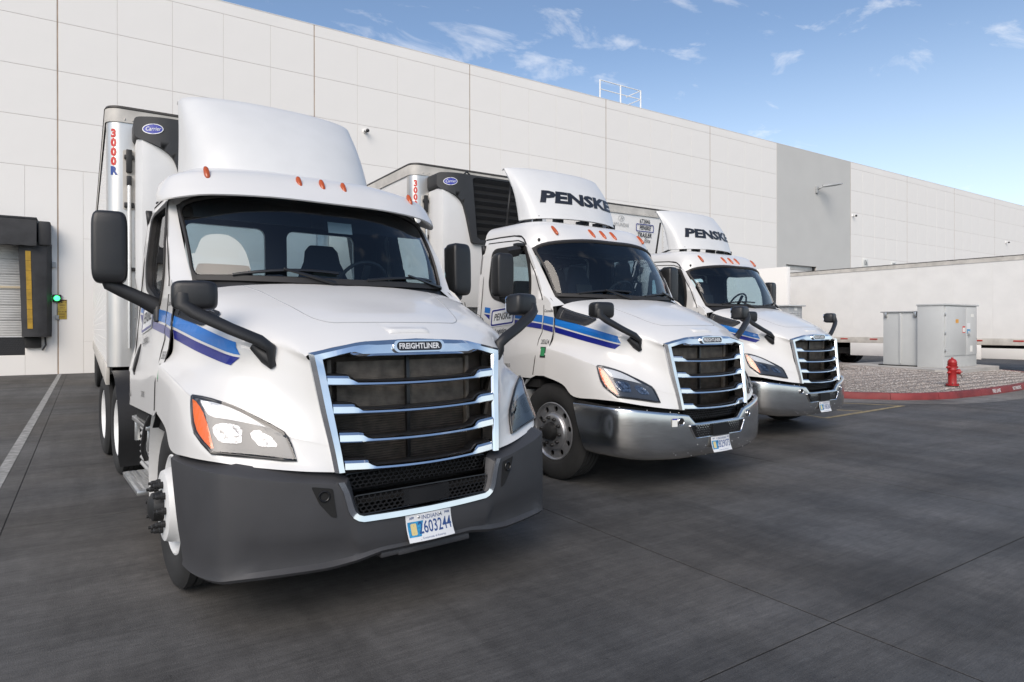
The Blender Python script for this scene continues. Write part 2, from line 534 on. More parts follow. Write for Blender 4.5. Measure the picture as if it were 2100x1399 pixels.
# ================================================================== TRUCK
# local frame: x across (positive towards the photo's right), y from the nose to the rear, z up
HOOD = [  # lines from the centre of the top (first) to the lower fender edge (last); stations from the grille back
 [(0,.125,1.53),(0,.29,1.625),(0,.42,1.69),(0,.54,1.735),(0,.68,1.785),(0,.85,1.85),(0,.98,1.895),(0,1.11,1.935)],
 [(.36,.135,1.515),(.37,.30,1.61),(.39,.42,1.67),(.41,.53,1.715),(.44,.68,1.775),(.48,.86,1.84),(.51,1.0,1.885),(.54,1.155,1.928)],
 [(.647,.167,1.457),(.70,.32,1.545),(.75,.42,1.59),(.80,.52,1.635),(.85,.68,1.70),(.90,.88,1.775),(.94,1.03,1.825),(.99,1.22,1.868)],
 [(.637,.158,1.40),(.745,.32,1.465),(.85,.42,1.50),(.94,.50,1.535),(1.0,.68,1.58),(1.05,.88,1.63),(1.085,1.04,1.665),(1.128,1.23,1.705)],
 [(.618,.138,1.28),(.755,.31,1.345),(.88,.43,1.385),(.97,.52,1.41),(1.02,.68,1.45),(1.07,.88,1.49),(1.10,1.05,1.52),(1.13,1.25,1.56)],
 [(.60,.12,1.15),(.76,.285,1.22),(.90,.42,1.29),(1.00,.53,1.325),(1.06,.65,1.35),(1.10,.85,1.39),(1.12,1.02,1.42),(1.14,1.26,1.465)],
 [(.575,.085,.97),(.765,.21,1.03),(.93,.345,1.115),(1.07,.46,1.185),(1.148,.565,1.236),(1.182,.80,1.305),(1.193,1.0,1.35),(1.20,1.28,1.40)],
 [(.573,.083,.955),(.762,.205,1.015),(.932,.34,1.095),(1.077,.45,1.165),(1.163,.572,1.215),(1.20,.80,1.285),(1.208,1.0,1.33),(1.213,1.28,1.38)],
 [(.557,.065,.87),(.731,.15,.89),(.93,.25,.925),(1.105,.352,.955),(1.19,.56,1.05),(1.215,.83,1.10),(1.217,1.0,1.16),(1.217,1.3,1.20)],
 [(.553,.06,.816),(.72,.115,.835),(.93,.215,.868),(1.10,.33,.902),(1.195,.55,.912),(1.222,.84,.914),(1.222,1.01,1.025),(1.222,1.3,1.09)],
]
def hood_rows():
    left = [[(-p[0], p[1], p[2]) for p in L] for L in reversed(HOOD)]
    return left + HOOD[1:]
def hood_mesh():
    b = MB()
    b.grid(crgrid(hood_rows(), 5, 4))
    # folded-in hem under the fender and along the wheel arch
    for s in (-1, 1):
        L = crs([Vector((s * p[0], p[1], p[2])) for p in HOOD[-1]], 5)
        b.grid([L, [p + Vector((-s * .03, .012, .004)) for p in L], [p + Vector((-s * .05, .03, .05)) for p in L]])
        Rr = [Vector((s * L_[-1][0], L_[-1][1], L_[-1][2])) for L_ in HOOD]
        b.grid([crs(Rr, 4), [p + Vector((-s * .035, -.004, -.012)) for p in crs(Rr, 4)]])
    return b.mesh('hood', M['white'], sharp=40, outward=(0, -1, 1))

SIDE_U = [(1.05,1.20),(1.35,1.20),(1.45,1.17),(1.55,1.15),(1.62,1.149),(1.83,1.128),(1.96,1.11),(2.25,1.095),(2.53,1.06),(2.63,1.03),(2.73,.985),(2.80,.96)]
def side_u(z):
    if z <= SIDE_U[0][0]: return SIDE_U[0][1]
    for (a, ua), (b, ub) in zip(SIDE_U, SIDE_U[1:]):
        if z <= b: return ua + (ub - ua) * (z - a) / (b - a)
    return SIDE_U[-1][1]
SIDE_OUT = [(1.30,1.09),(1.285,1.25),(1.275,1.40),(1.25,1.50),(1.235,1.60),(1.235,1.72),(1.27,1.84),(1.37,1.93),(1.45,1.97),(1.585,2.25),(1.70,2.42),(1.81,2.55),(1.88,2.63),(1.95,2.675),(2.12,2.71),(2.40,2.722),(2.66,2.725),(2.705,2.69),(2.715,2.5),(2.715,1.5),(2.715,1.09),(2.69,1.05),(1.56,1.05),(1.47,1.085)]
WIN = roundpoly([(1.69,1.80),(1.685,2.10),(1.72,2.30),(1.83,2.53),(1.90,2.555),(2.46,2.565),(2.475,2.12),(2.40,1.985)], [.08,.1,.1,.09,.09,.09,.10,.12], 5)
def side_map(s, off=0.0):
    return lambda v, z: Vector((s * (side_u(z) + off), v, z))
def cab_side_mesh():
    b = MB()
    bm = poly_bm([SIDE_OUT, WIN]); cut(bm, .12)
    fn = side_map(1)
    for v in bm.verts: v.co = fn(v.co.x, v.co.y)
    b.bm = bm
    b.grid([[side_map(1)(*p) for p in WIN] + [side_map(1)(*WIN[0])], [side_map(1, -.05)(*p) for p in WIN] + [side_map(1, -.05)(*WIN[0])]])
    b.mirror()
    # rear wall with two windows
    W1 = rrect(.10, .78, 2.10, 2.58, .07); W2 = rrect(-.78, -.10, 2.10, 2.58, .07)
    rear = [(-1.2,1.05),(1.2,1.05),(1.2,1.35),(1.15,1.55),(1.128,1.83),(1.095,2.25),(1.06,2.53),(.985,2.73),(.9,2.84),(-.9,2.84),(-.985,2.73),(-1.06,2.53),(-1.095,2.25),(-1.128,1.83),(-1.15,1.55),(-1.2,1.35)]
    b.prism([rear, W1, W2], lambda u, z: Vector((u, 2.715, z)), lambda u, z: Vector((u, 2.68, z)))
    # front pillars between the windscreen gasket and the door opening
    for s in (-1, 1):
        a = [(.985,1.395,1.955),(1.0,1.48,2.10),(1.008,1.575,2.25),(1.012,1.68,2.40),(1.012,1.775,2.53),(1.02,1.83,2.59)]
        c = [(1.45,1.97),(1.515,2.10),(1.585,2.25),(1.69,2.40),(1.80,2.54),(1.85,2.60)]
        b.grid([[Vector((s * p[0], p[1], p[2])) for p in a], [side_map(s)(*p) for p in c]])
        b.grid([[Vector((s * .985,1.395,1.955)), Vector((s * .99,1.23,1.862))], [side_map(s)(1.45,1.97), side_map(s)(1.27,1.84)]])
    return b.mesh('cab', M['white'], sharp=30, recalc=True)

ROOF = [
 [(0,1.50,2.64),(0,1.60,2.705),(0,1.70,2.80),(0,1.82,2.87),(0,2.1,2.92),(0,2.74,2.93)],
 [(.35,1.51,2.64),(.35,1.605,2.705),(.35,1.71,2.80),(.35,1.83,2.87),(.35,2.1,2.92),(.35,2.74,2.93)],
 [(.65,1.575,2.62),(.66,1.635,2.70),(.66,1.72,2.795),(.66,1.84,2.865),(.66,2.1,2.91),(.66,2.74,2.92)],
 [(.88,1.68,2.585),(.88,1.72,2.68),(.875,1.78,2.76),(.87,1.87,2.83),(.87,2.1,2.875),(.87,2.74,2.88)],
 [(1.01,1.771,2.53),(1.0,1.82,2.62),(.985,1.86,2.70),(.965,1.92,2.765),(.96,2.1,2.81),(.955,2.74,2.815)],
 [(1.045,1.80,2.55),(1.03,1.88,2.632),(1.012,1.94,2.678),(1.002,2.0,2.703),(.995,2.15,2.717),(.988,2.74,2.727)],
]
def roof_mesh():
    b = MB()
    rows = [[(-p[0], p[1], p[2]) for p in L] for L in reversed(ROOF)] + ROOF[1:]
    g = crgrid(rows, 4, 4)
    b.grid(g)
    b.face([r[-1] for r in g])
    return b.mesh('roof', M['white'], sharp=50, outward=(0, -.3, 1))

WS_B = [(0,1.12,1.935),(.35,1.14,1.938),(.65,1.215,1.945),(.88,1.325,1.952),(.985,1.395,1.955)]
WS_T = [(0,1.505,2.645),(.35,1.515,2.645),(.65,1.58,2.625),(.88,1.685,2.59),(1.012,1.775,2.53)]
def ws_grid(nu, nv):
    full = lambda L: [Vector((-p[0], p[1], p[2])) for p in reversed(L)] + [Vector(p) for p in L[1:]]
    B, T = crs(full(WS_B), nu), crs(full(WS_T), nu)
    rows = []
    for j in range(nv + 1):
        t = j / nv
        rows.append([b.lerp(c, t) + Vector((0, -.035 * math.sin(math.pi * t), .02 * math.sin(math.pi * t))) for b, c in zip(B, T)])
    return rows
def ws_point(s, t, off=0.0):
    g = ws_point.g
    n = len(g[0]) - 1; m = len(g) - 1
    x = min(max(s, 0), 1) * n; y = min(max(t, 0), 1) * m
    i, j = min(int(x), n - 1), min(int(y), m - 1)
    fx, fy = x - i, y - j
    p = g[j][i].lerp(g[j][i + 1], fx).lerp(g[j + 1][i].lerp(g[j + 1][i + 1], fx), fy)
    nrm = (g[j][i + 1] - g[j][i]).cross(g[j + 1][i] - g[j][i]).normalized()
    return p + nrm * off
ws_point.g = ws_grid(12, 12)
def windscreen_mesh():
    b = MB(); b.grid(ws_grid(5, 8))
    return b.mesh('windscreen', M['windscreen'], sharp=180, outward=(0, -1, .3))
def gasket_mesh():
    b = MB()
    A, H = 2.55, .80   # approximate arc width and height of the screen, to round the corners evenly
    outer = rrect(0, A, 0, H, .12, 6); inner = rrect(.055, A - .055, .05, H - .045, .085, 6)
    def dens(L):
        out = []
        for i in range(len(L)):
            p, q = Vector(L[i]), Vector(L[(i + 1) % len(L)])
            k = max(1, int((q - p).length / .10))
            out += [tuple(p.lerp(q, j / k)) for j in range(k)]
        return out
    # same count on both loops: walk the outer loop, pair with the nearest inner parameter
    def f(p, off): return ws_point(p[0] / A, p[1] / H, off)
    n = 6
    rows = [[], [], [], []]
    for i in range(len(outer)):
        p, q = Vector(outer[i]), Vector(outer[(i + 1) % len(outer)]); a, c = Vector(inner[i]), Vector(inner[(i + 1) % len(inner)])
        k = max(1, int((q - p).length / .12))
        for j in range(k):
            t = j / k
            o_, i_ = p.lerp(q, t), a.lerp(c, t)
            rows[0].append(f(o_, -.012)); rows[1].append(f(o_, .014)); rows[2].append(f(o_.lerp(i_, .75), .018)); rows[3].append(f(i_, .002))
    b.grid(rows, True)
    # solid corners outside the rounded outline
    for cx, cy in ((0, 0), (1, 0), (0, 1), (1, 1)):
        idx = [i for i, p in enumerate(outer) if (p[0] < A / 2) == (cx == 0) and (p[1] < H / 2) == (cy == 0)]
        b.face([f((cx * A, cy * H), .004)] + [f(outer[i], .004) for i in idx])
    return b.mesh('windscreen_gasket', M['seal'], sharp=40)

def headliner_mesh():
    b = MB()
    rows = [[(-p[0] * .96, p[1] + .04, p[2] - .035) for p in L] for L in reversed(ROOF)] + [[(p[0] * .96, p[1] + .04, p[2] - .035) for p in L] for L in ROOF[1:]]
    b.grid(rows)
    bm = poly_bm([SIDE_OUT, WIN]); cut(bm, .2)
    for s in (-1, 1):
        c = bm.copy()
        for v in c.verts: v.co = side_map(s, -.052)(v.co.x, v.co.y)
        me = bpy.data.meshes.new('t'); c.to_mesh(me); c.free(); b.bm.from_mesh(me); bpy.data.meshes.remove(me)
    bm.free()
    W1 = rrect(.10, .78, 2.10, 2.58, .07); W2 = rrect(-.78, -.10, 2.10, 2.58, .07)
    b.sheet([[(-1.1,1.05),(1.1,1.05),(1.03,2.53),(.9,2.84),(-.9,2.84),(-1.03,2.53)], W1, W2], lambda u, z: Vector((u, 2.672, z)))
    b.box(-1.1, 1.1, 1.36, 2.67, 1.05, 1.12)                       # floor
    b.box(-1.05, 1.05, 1.32, 1.36, 1.05, 1.88)                     # unseen firewall plate, added to block light
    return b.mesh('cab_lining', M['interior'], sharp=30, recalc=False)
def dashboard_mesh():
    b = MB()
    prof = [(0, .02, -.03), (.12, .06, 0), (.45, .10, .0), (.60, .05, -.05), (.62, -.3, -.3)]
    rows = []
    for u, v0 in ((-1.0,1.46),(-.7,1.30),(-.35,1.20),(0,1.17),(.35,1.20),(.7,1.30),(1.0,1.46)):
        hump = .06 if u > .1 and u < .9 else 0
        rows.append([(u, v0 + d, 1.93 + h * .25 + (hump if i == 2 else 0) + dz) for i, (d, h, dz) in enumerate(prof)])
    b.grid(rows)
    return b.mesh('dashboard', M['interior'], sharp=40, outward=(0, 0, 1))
def seat_mesh(low=False):
    b = MB()
    b.box(-.25, .25, 2.02, 2.5, 1.45, 1.62, .05)
    rows = []
    for z, w, t in ((1.55,.25,.07),(1.8,.26,.08),(2.05,.255,.075),(2.2,.20,.06),(2.28,.165,.055),(2.38,.15,.05),(2.43,.11,.035)):
        c = 2.36 + (z - 1.55) * .14
        rows.append([Vector((w * sx, c + t * sy, z)) for sx, sy in ((-1,-.5),(-.75,-1),(0,-1.15),(.75,-1),(1,-.5),(1,.6),(0,1),(-1,.6))])
    if low: rows = rows[:4]; rows[-1] = [p * .5 + Vector((0, 1.20, 1.10)) if False else p for p in rows[-1]]
    b.grid(rows, True); b.face(rows[-1])
    return b.mesh('seat', M['seat'], sharp=50)
def seat_panel_mesh():
    b = MB()
    b.box(-.14, .14, -.01, .01, -.21, .21, .008, 2, Matrix.Translation((0, 2.315, 1.98)) @ Matrix.Rotation(R(-8), 4, 'X'))
    return b.mesh('seat_panel', M['seat_tan'], sharp=40)
def steering_mesh():
    b = MB()
    m = Matrix.Translation((.45, 1.80, 2.0)) @ Matrix.Rotation(R(-62), 4, 'X')
    n = 28
    b.tube([m @ Vector((.225 * math.cos(2*math.pi*k/n), .225 * math.sin(2*math.pi*k/n), 0)) for k in range(n)] + [m @ Vector((.225, 0, 0))], .016, 8, False)
    b.box(-.20, .20, -.03, .03, -.03, 0, .01, 2, m); b.box(-.03, .03, -.2, 0, -.03, 0, .01, 2, m)
    b.tube([m @ Vector((0, 0, -.02)), m @ Vector((0, -.05, -.5))], .04, 8)
    return b.mesh('steering_wheel', M['black'], sharp=40)
def sun_visor_mesh():
    b = MB()
    b.grid([[Vector((u, v, z)) for u in (-.92, -.5, -.05)] for v, z in ((1.72, 2.60), (1.66, 2.44))])
    b.grid([[Vector((u, v, z)) for u in (.05, .5, .92)] for v, z in ((1.70, 2.60), (1.63, 2.42))])
    return b.mesh('sun_visor', M['interior'], sharp=0)
def overhead_mesh():
    b = MB(); b.box(-.95, .95, 1.72, 2.15, 2.52, 2.66, .04)
    return b.mesh('overhead_console', M['interior'], sharp=40)

def side_window_mesh():
    b = MB()
    b.sheet([WIN], side_map(1, -.028)); b.mirror()
    return b.mesh('side_window', M['side_glass'], sharp=0)
def window_seal_mesh():
    b = MB()
    c = Vector((sum(p[0] for p in WIN) / len(WIN), sum(p[1] for p in WIN) / len(WIN)))
    big = [tuple(Vector(p) + (Vector(p) - c).normalized() * .028) for p in WIN]
    sml = [tuple(Vector(p) - (Vector(p) - c).normalized() * .02) for p in WIN]
    rows = [[side_map(1, o)(*p) for p in L] for L, o in ((big, -.004), (big, .008), (WIN, .012), (sml, .004), (sml, -.03))]
    b.grid(rows, True); b.mirror()
    return b.mesh('window_seal', M['seal'], sharp=40)
def rear_window_mesh(s):
    b = MB(); b.sheet([rrect(.10, .78, 2.10, 2.58, .07) if s > 0 else rrect(-.78, -.10, 2.10, 2.58, .07)], lambda u, z: Vector((u, 2.70, z)))
    return b.mesh('rear_window', M['side_glass'], sharp=0)
def seam_mesh():
    b = MB()
    for s in (-1, 1):
        def sm(pts, r=.007, off=.001):
            b.tube([side_map(s, off)(*p) for p in pts], r, 6)
        sm([(2.70,2.722),(2.40,2.722),(2.12,2.711),(1.96,2.682),(1.89,2.64),(1.83,2.575)], .009, .002)
        sm([(2.62,2.665),(2.3,2.655),(2.0,2.64),(1.88,2.60),(1.80,2.51),(1.70,2.35),(1.60,2.22),(1.53,2.07),(1.475,1.97),(1.455,1.92)])
        sm([(1.42,1.86),(1.405,1.72),(1.42,1.56),(1.46,1.48),(1.48,1.28),(1.52,1.09)], .005)
        sm([(2.62,2.665),(2.625,2.2),(2.63,1.7),(2.62,1.12)], .0045)
        sm([(1.235,1.845),(1.222,1.72),(1.222,1.60),(1.24,1.50),(1.262,1.40),(1.272,1.25),(1.288,1.10)], .0035, .0)
    return b.mesh('door_seam', M['seal'], sharp=60)

def handle_mesh():
    b = MB()
    for s in (-1, 1):
        rows = []
        for z, w, o in ((1.30,.004,.006),(1.34,.03,.012),(1.42,.045,.016),(1.50,.03,.012),(1.54,.004,.006)):
            rows.append([Vector((s * (side_u(z) + oo), 2.42 + ww, z)) for ww, oo in ((-w, -.002), (-w, o), (w, o), (w, -.002))])
        b.grid(rows)
    return b.mesh('door_handle', M['black'], sharp=40)
def grab_box_mesh():
    b = MB()
    for s in (-1, 1):
        vs = b.box(0, 1, 0, 1, 0, 1)
        for v in vs:
            x, y, z = v.co
            v.co = Vector((s * (1.03 + .045 * x * (1 - .3 * (1 - z))), 2.66 + .05 * y, 2.545 + .10 * z - .03 * y * (1 - z)))
    return b.mesh('door_latch_cover', M['black'], sharp=40)

# ---- grille
G_OUT = [(0,.125,1.535),(.36,.135,1.52),(.655,.167,1.462),(.645,.155,1.40),(.608,.118,1.15),(.575,.078,.95),(.556,.058,.813)]
G_IN = [(0,.105,1.437),(.385,.115,1.437),(.43,.12,1.450),(.575,.147,1.419),(.548,.115,1.22),(.528,.085,1.05),(.512,.062,.92),(.500,.047,.813)]
def arcl(P, n):
    P = [Vector(p) for p in P]; L = [0]
    for a, b in zip(P, P[1:]): L.append(L[-1] + (b - a).length)
    out = []
    for k in range(n + 1):
        t = L[-1] * k / n; i = 0
        while i < len(P) - 2 and L[i + 1] < t: i += 1
        out.append(P[i].lerp(P[i + 1], (t - L[i]) / max(1e-9, L[i + 1] - L[i])))
    return out
def grille_frame_mesh():
    b = MB()
    # split at the upper corner so that inner and outer corners pair up
    top = arcl(G_OUT[:3], 12); sid = arcl(G_OUT[2:], 12)
    tin = arcl(G_IN[:4], 12); sin_ = arcl(G_IN[3:], 12)
    tin[:] = [Vector(p) for p in [(0,.105,1.437),(.10,.106,1.437),(.20,.109,1.437),(.30,.112,1.437),(.385,.115,1.437),(.43,.12,1.452),(.455,.124,1.450),(.475,.128,1.445),(.50,.133,1.440),(.52,.137,1.434),(.54,.141,1.429),(.56,.145,1.424),(.575,.147,1.419)]]
    O, I = top + sid[1:], tin + sin_[1:]
    rows = [[], [], [], [], [], []]
    for o, i in zip(O, I):
        rows[0].append(o + Vector((0, .02, 0))); rows[1].append(o + Vector((0, -.004, 0)))
        rows[2].append(o.lerp(i, .30) + Vector((0, -.026, 0))); rows[3].append(o.lerp(i, .85) + Vector((0, -.022, 0)))
        rows[4].append(i + Vector((0, -.006, 0))); rows[5].append(i + Vector((0, .10, 0)))
    b.grid(rows); b.mirror()
    return b.mesh('grille_surround', M['chrome'], sharp=28)
def badge_meshes():
    m = Matrix.Translation((0, .092, 1.487)) @ Matrix.Rotation(R(82), 4, 'X')
    b = MB(); o = rrect(-.175, .175, -.036, .036, .035, 6); i = rrect(-.155, .155, -.027, .027, .026, 6)
    b.prism([o, i], lambda x, y: m @ Vector((x, y, 0)), lambda x, y: m @ Vector((x, y, .016)))
    ring = b.mesh('badge', M['chrome'], sharp=40)
    b = MB(); b.prism([i], lambda x, y: m @ Vector((x, y, 0)), lambda x, y: m @ Vector((x, y, .010)))
    face = b.mesh('badge_face', M['ink'], sharp=40)
    t = text_bm('FREIGHTLINER', .046, bold=.0012, sx=.92)
    place(t, m @ Matrix.Translation((0, 0, .0115)))
    return ring, face, bm_mesh('badge_lettering', t, M['plate_white'], (0, -1, 0))
SLATS = [(1.282, .566, .117), (1.126, .547, .086), (.971, .522, .062), (.818, .500, .047)]
def slat_mesh(k):
    z0, w, v0 = SLATS[k]
    b = MB()
    n = 40
    rows = [[] for _ in range(7)]
    for i in range(n + 1):
        u = -w + 2 * w * i / n
        a = abs(u)
        e = min(1, max(0, (a - (w - .165)) / .04))        # 0 in the thin middle, 1 in the tall ends
        h = .021 + .032 * e
        v = v0 - .055 * (1 - (a / w) ** 2) + .004
        z = z0 - .016 * (1 - (a / w) ** 2)
        rows[0].append((u, v + .05, z + .004)); rows[1].append((u, v - .004, z)); rows[2].append((u, v - .010, z + .006))
        rows[3].append((u, v - .006, z + h * .75)); rows[4].append((u, v + .004, z + h)); rows[5].append((u, v + .022, z + h + .003)); rows[6].append((u, v + .024, z + h - .012))
    b.grid(rows)
    return b.mesh('grille_slat', M['chrome'], sharp=30)
def slat_shelf_mesh(k):
    z0, w, v0 = SLATS[k]
    b = MB(); n = 40; rows = [[] for _ in range(4)]
    for i in range(n + 1):
        u = -w + 2 * w * i / n; a = abs(u)
        e = min(1, max(0, (a - (w - .165)) / .04))
        v = v0 - .055 * (1 - (a / w) ** 2) + .004; z = z0 - .016 * (1 - (a / w) ** 2); h = .021 + .032 * e
        rows[0].append((u, v + .010, z + h - .006)); rows[1].append((u, v + .03, z + h + .010)); rows[2].append((u, v + .10, z + h + .012)); rows[3].append((u, v + .10, z))
    b.grid(rows)
    return b.mesh('slat_shelf', M['black_gloss'], sharp=30)
def radiator_mesh():
    b = MB()
    b.box(-.60, .60, .30, .34, .75, 1.47)
    for k in range(46):
        z = .77 + k * .0152
        b.box(-.47, .47, .288, .30, z, z + .006)
    return b.mesh('radiator_core', M['radiator'], sharp=30)
def condenser_mesh():
    b = MB()
    b.box(-.45, .43, .262, .28, 1.13, 1.405)
    for k in range(30):
        z = 1.135 + k * .009
        b.box(-.45, .43, .256, .262, z, z + .004)
    for u in (-.50, .455):
        b.box(u - .014, u + .014, .245, .285, .95, 1.42, .006)
    b.box(-.58, -.52, .24, .28, 1.20, 1.26, .006)
    return b.mesh('condenser', M['condenser'], sharp=30)
def radiator_strut_mesh():
    b = MB(); b.box(-.012, .012, .225, .252, .80, 1.43, .004)
    return b.mesh('radiator_strut', M['black_gloss'], sharp=30)
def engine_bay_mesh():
    # dark inner liners behind the grille and inside the wheel arches, and black boxes added to darken the underside
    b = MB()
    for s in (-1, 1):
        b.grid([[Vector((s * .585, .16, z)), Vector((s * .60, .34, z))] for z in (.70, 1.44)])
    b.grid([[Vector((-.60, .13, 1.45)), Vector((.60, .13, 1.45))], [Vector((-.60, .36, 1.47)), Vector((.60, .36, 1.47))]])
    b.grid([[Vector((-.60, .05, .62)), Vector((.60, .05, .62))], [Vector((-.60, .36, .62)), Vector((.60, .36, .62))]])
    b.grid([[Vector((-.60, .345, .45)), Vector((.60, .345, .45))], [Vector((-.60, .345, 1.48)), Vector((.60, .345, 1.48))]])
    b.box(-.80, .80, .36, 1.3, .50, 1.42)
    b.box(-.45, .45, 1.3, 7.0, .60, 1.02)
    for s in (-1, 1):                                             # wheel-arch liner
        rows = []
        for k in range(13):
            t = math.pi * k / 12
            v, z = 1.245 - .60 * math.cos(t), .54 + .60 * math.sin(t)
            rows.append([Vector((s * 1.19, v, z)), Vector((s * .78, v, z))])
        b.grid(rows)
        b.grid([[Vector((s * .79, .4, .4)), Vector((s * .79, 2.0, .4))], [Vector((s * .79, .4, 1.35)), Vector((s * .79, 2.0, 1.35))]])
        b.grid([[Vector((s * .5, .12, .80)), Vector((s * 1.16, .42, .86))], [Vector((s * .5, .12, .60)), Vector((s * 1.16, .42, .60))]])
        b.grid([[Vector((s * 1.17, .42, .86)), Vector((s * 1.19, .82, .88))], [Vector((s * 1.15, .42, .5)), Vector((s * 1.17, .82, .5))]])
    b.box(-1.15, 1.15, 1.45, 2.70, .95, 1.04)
    return b.mesh('engine_bay_shade', M['dark'], sharp=30, recalc=False)

def hexmesh(b, loop, fn, pitch, bar, depth):
    # honeycomb bars: real ribs, clipped to a polygon outline
    xs = [p[0] for p in loop]; ys = [p[1] for p in loop]
    def inside(x, y):
        c = False; n = len(loop)
        for i in range(n):
            x1, y1 = loop[i]; x2, y2 = loop[(i + 1) % n]
            if (y1 > y) != (y2 > y) and x < (x2 - x1) * (y - y1) / (y2 - y1) + x1: c = not c
        return c
    r = pitch / math.sqrt(3)
    row = 0; y = min(ys) - pitch
    seen = set()
    while y < max(ys) + pitch:
        x = min(xs) - pitch + (pitch * .5 if row % 2 else 0)
        while x < max(xs) + pitch:
            c = [(x + r * math.cos(R(60 * k + 30)), y + r * .72 * math.sin(R(60 * k + 30))) for k in range(6)]
            for k in range(6):
                p, q = c[k], c[(k + 1) % 6]
                key = (round((p[0] + q[0]) * 500), round((p[1] + q[1]) * 500))
                if key in seen: continue
                seen.add(key)
                if not (inside(*p) and inside(*q)): continue
                d = Vector((q[0] - p[0], q[1] - p[1])); nn = Vector((-d.y, d.x)).normalized() * bar * .5
                P, Q = Vector(p), Vector(q)
                quad = [P + nn, Q + nn, Q - nn, P - nn]
                f = [fn(a.x, a.y, 0) for a in quad]; g = [fn(a.x, a.y, depth) for a in quad]
                b.face(f); b.face([f[0], f[1], g[1], g[0]]); b.face([f[2], f[3], g[3], g[2]])
            x += pitch
        y += r * 1.5 * .72; row += 1

# ---- bumpers
def bump_plan(w):
    # plan curve of the bumper face: distance from centre -> setback
    a = abs(w)
    pts = [(0, 0), (.3, .006), (.5, .03), (.7, .075), (.9, .145), (1.02, .205), (1.10, .27), (1.16, .36), (1.195, .48), (1.21, .60), (1.22, .72), (1.225, .86)]
    return pts
BPL = [(0, 0), (.15, .002), (.28, .008), (.36, .013), (.45, .022), (.50, .030), (.57, .043), (.65, .062), (.75, .092), (.85, .128), (.95, .168), (1.03, .212), (1.095, .265), (1.14, .325), (1.17, .40), (1.19, .50), (1.203, .60), (1.212, .72), (1.218, .85)]
def lerp_tab(T, x):
    if x <= T[0][0]: return T[0][1]
    for (a, ya), (b, yb) in zip(T, T[1:]):
        if x <= b: return ya + (yb - ya) * (x - a) / (b - a)
    return T[-1][1]
def bumper_chrome_mesh():
    b = MB()
    top = [(0, .672), (.36, .672), (.45, .755), (.50, .765), (.75, .79), (.95, .815), (1.14, .84), (1.218, .852)]
    cols = []
    for u, v in BPL:
        t = lerp_tab(top, u); bot = lerp_tab([(0, .315), (.6, .318), (.95, .33), (1.1, .345), (1.218, .36)], u)
        nx = Vector((u, v))
        k = min(1, u / 1.1)
        n = Vector((math.sin(k * 1.35), -math.cos(k * 1.35)))     # outward in plan
        endcut = .17 * max(0, (u - 1.19) / .028) if u > 1.19 else 0
        def P(off, z):
            s = (z - bot) / max(.01, (t - bot))
            vv = v - endcut * (1 - s)
            return Vector((u + n.x * off, vv + n.y * off, z))
        cols.append([P(-.05, t - .004), P(-.012, t + .004), P(.002, t - .006), P(.006, t - .02), P(.010, bot + (t - bot) * .75), P(.012, bot + (t - bot) * .5), P(.008, bot + (t - bot) * .28), P(-.006, bot + .06), P(-.030, bot + .035), P(-.050, bot + .012), P(-.10, bot)])
    rows = [[c[j] for c in cols] for j in range(len(cols[0]))]
    b.grid(rows); b.mirror()
    me = b.mesh('bumper', M['chrome_bumper'], sharp=50, outward=(0, -1, 0))
    return me
CH_OPEN = [(-.455, .655), (.455, .655), (.375, .525), (-.375, .525)]
def ch_front(u, z, d=0):
    v = lerp_tab([(p[0], p[1]) for p in BPL], abs(u)) - .011
    return Vector((u, v + d, z))
def chrome_open_mesh():
    # flat black sheet standing for a recess's shade, with raised bright lip in the lower middle of the steel bumper
    b = MB(); L = roundpoly(CH_OPEN, .015, 3)
    b.sheet([L], lambda x, y: ch_front(x, y, -.004))
    return b.mesh('bumper_recess_shade', M['dark'], sharp=0)
def chrome_lip_mesh():
    b = MB(); L = roundpoly(CH_OPEN, .02, 3)
    def dens(L):
        out = []
        for i in range(len(L)):
            p, q = Vector(L[i]), Vector(L[(i + 1) % len(L)]); k = max(1, int((q - p).length / .08))
            out += [tuple(p.lerp(q, j / k)) for j in range(k)]
        return out
    D = dens(L); D.append(D[0])
    b.tube([ch_front(p[0], p[1], -.004) for p in D], .007, 6, False)
    return b.mesh('bumper_recess_lip', M['chrome'], sharp=60)
def chrome_hex_mesh():
    b = MB()
    hexmesh(b, CH_OPEN, lambda x, y, d: ch_front(x, y, -.008 + d), .036, .008, .004)
    L = [(-.42, .78), (.47, .78), (.45, .69), (-.42, .69)]
    hexmesh(b, [(-.46, .79), (.46, .79), (.44, .69), (-.44, .69)], lambda x, y, d: Vector((x, .075 + .05 * abs(x) + d, y)), .036, .008, .01)
    return b.mesh('mesh_grille', M['black_gloss'], sharp=0, recalc=False, weld=0)
def sensor_plate_mesh(z0=.53, z1=.645, off=-.02):
    b = MB()
    n = 8
    b.grid([[ch_front(-.135 + .27 * i / n, z, off) for i in range(n + 1)] for z in (z0, z1)])
    b.grid([[ch_front(-.135 + .27 * i / n, z1, off + d) for i in range(n + 1)] for d in (0, .03)])
    b.grid([[ch_front(u, z, off + d) for z in (z0, z1)] for u in (-.135,) for d in (0, .03)] )
    return b.mesh('sensor_cover', M['black_gloss'], sharp=40)
def tow_hole_mesh():
    b = MB()
    for s in (-1, 1):
        u0, z0 = .56, .70
        c = [ch_front(s * p[0], p[1], -.004) for p in circle(u0, z0, .031, 18)]
        b.bm.faces.new([b.bm.verts.new(p) for p in c])
    return b.mesh('tow_hole_shade', M['dark'], sharp=0)  # flat black disc painting the shade inside the hole
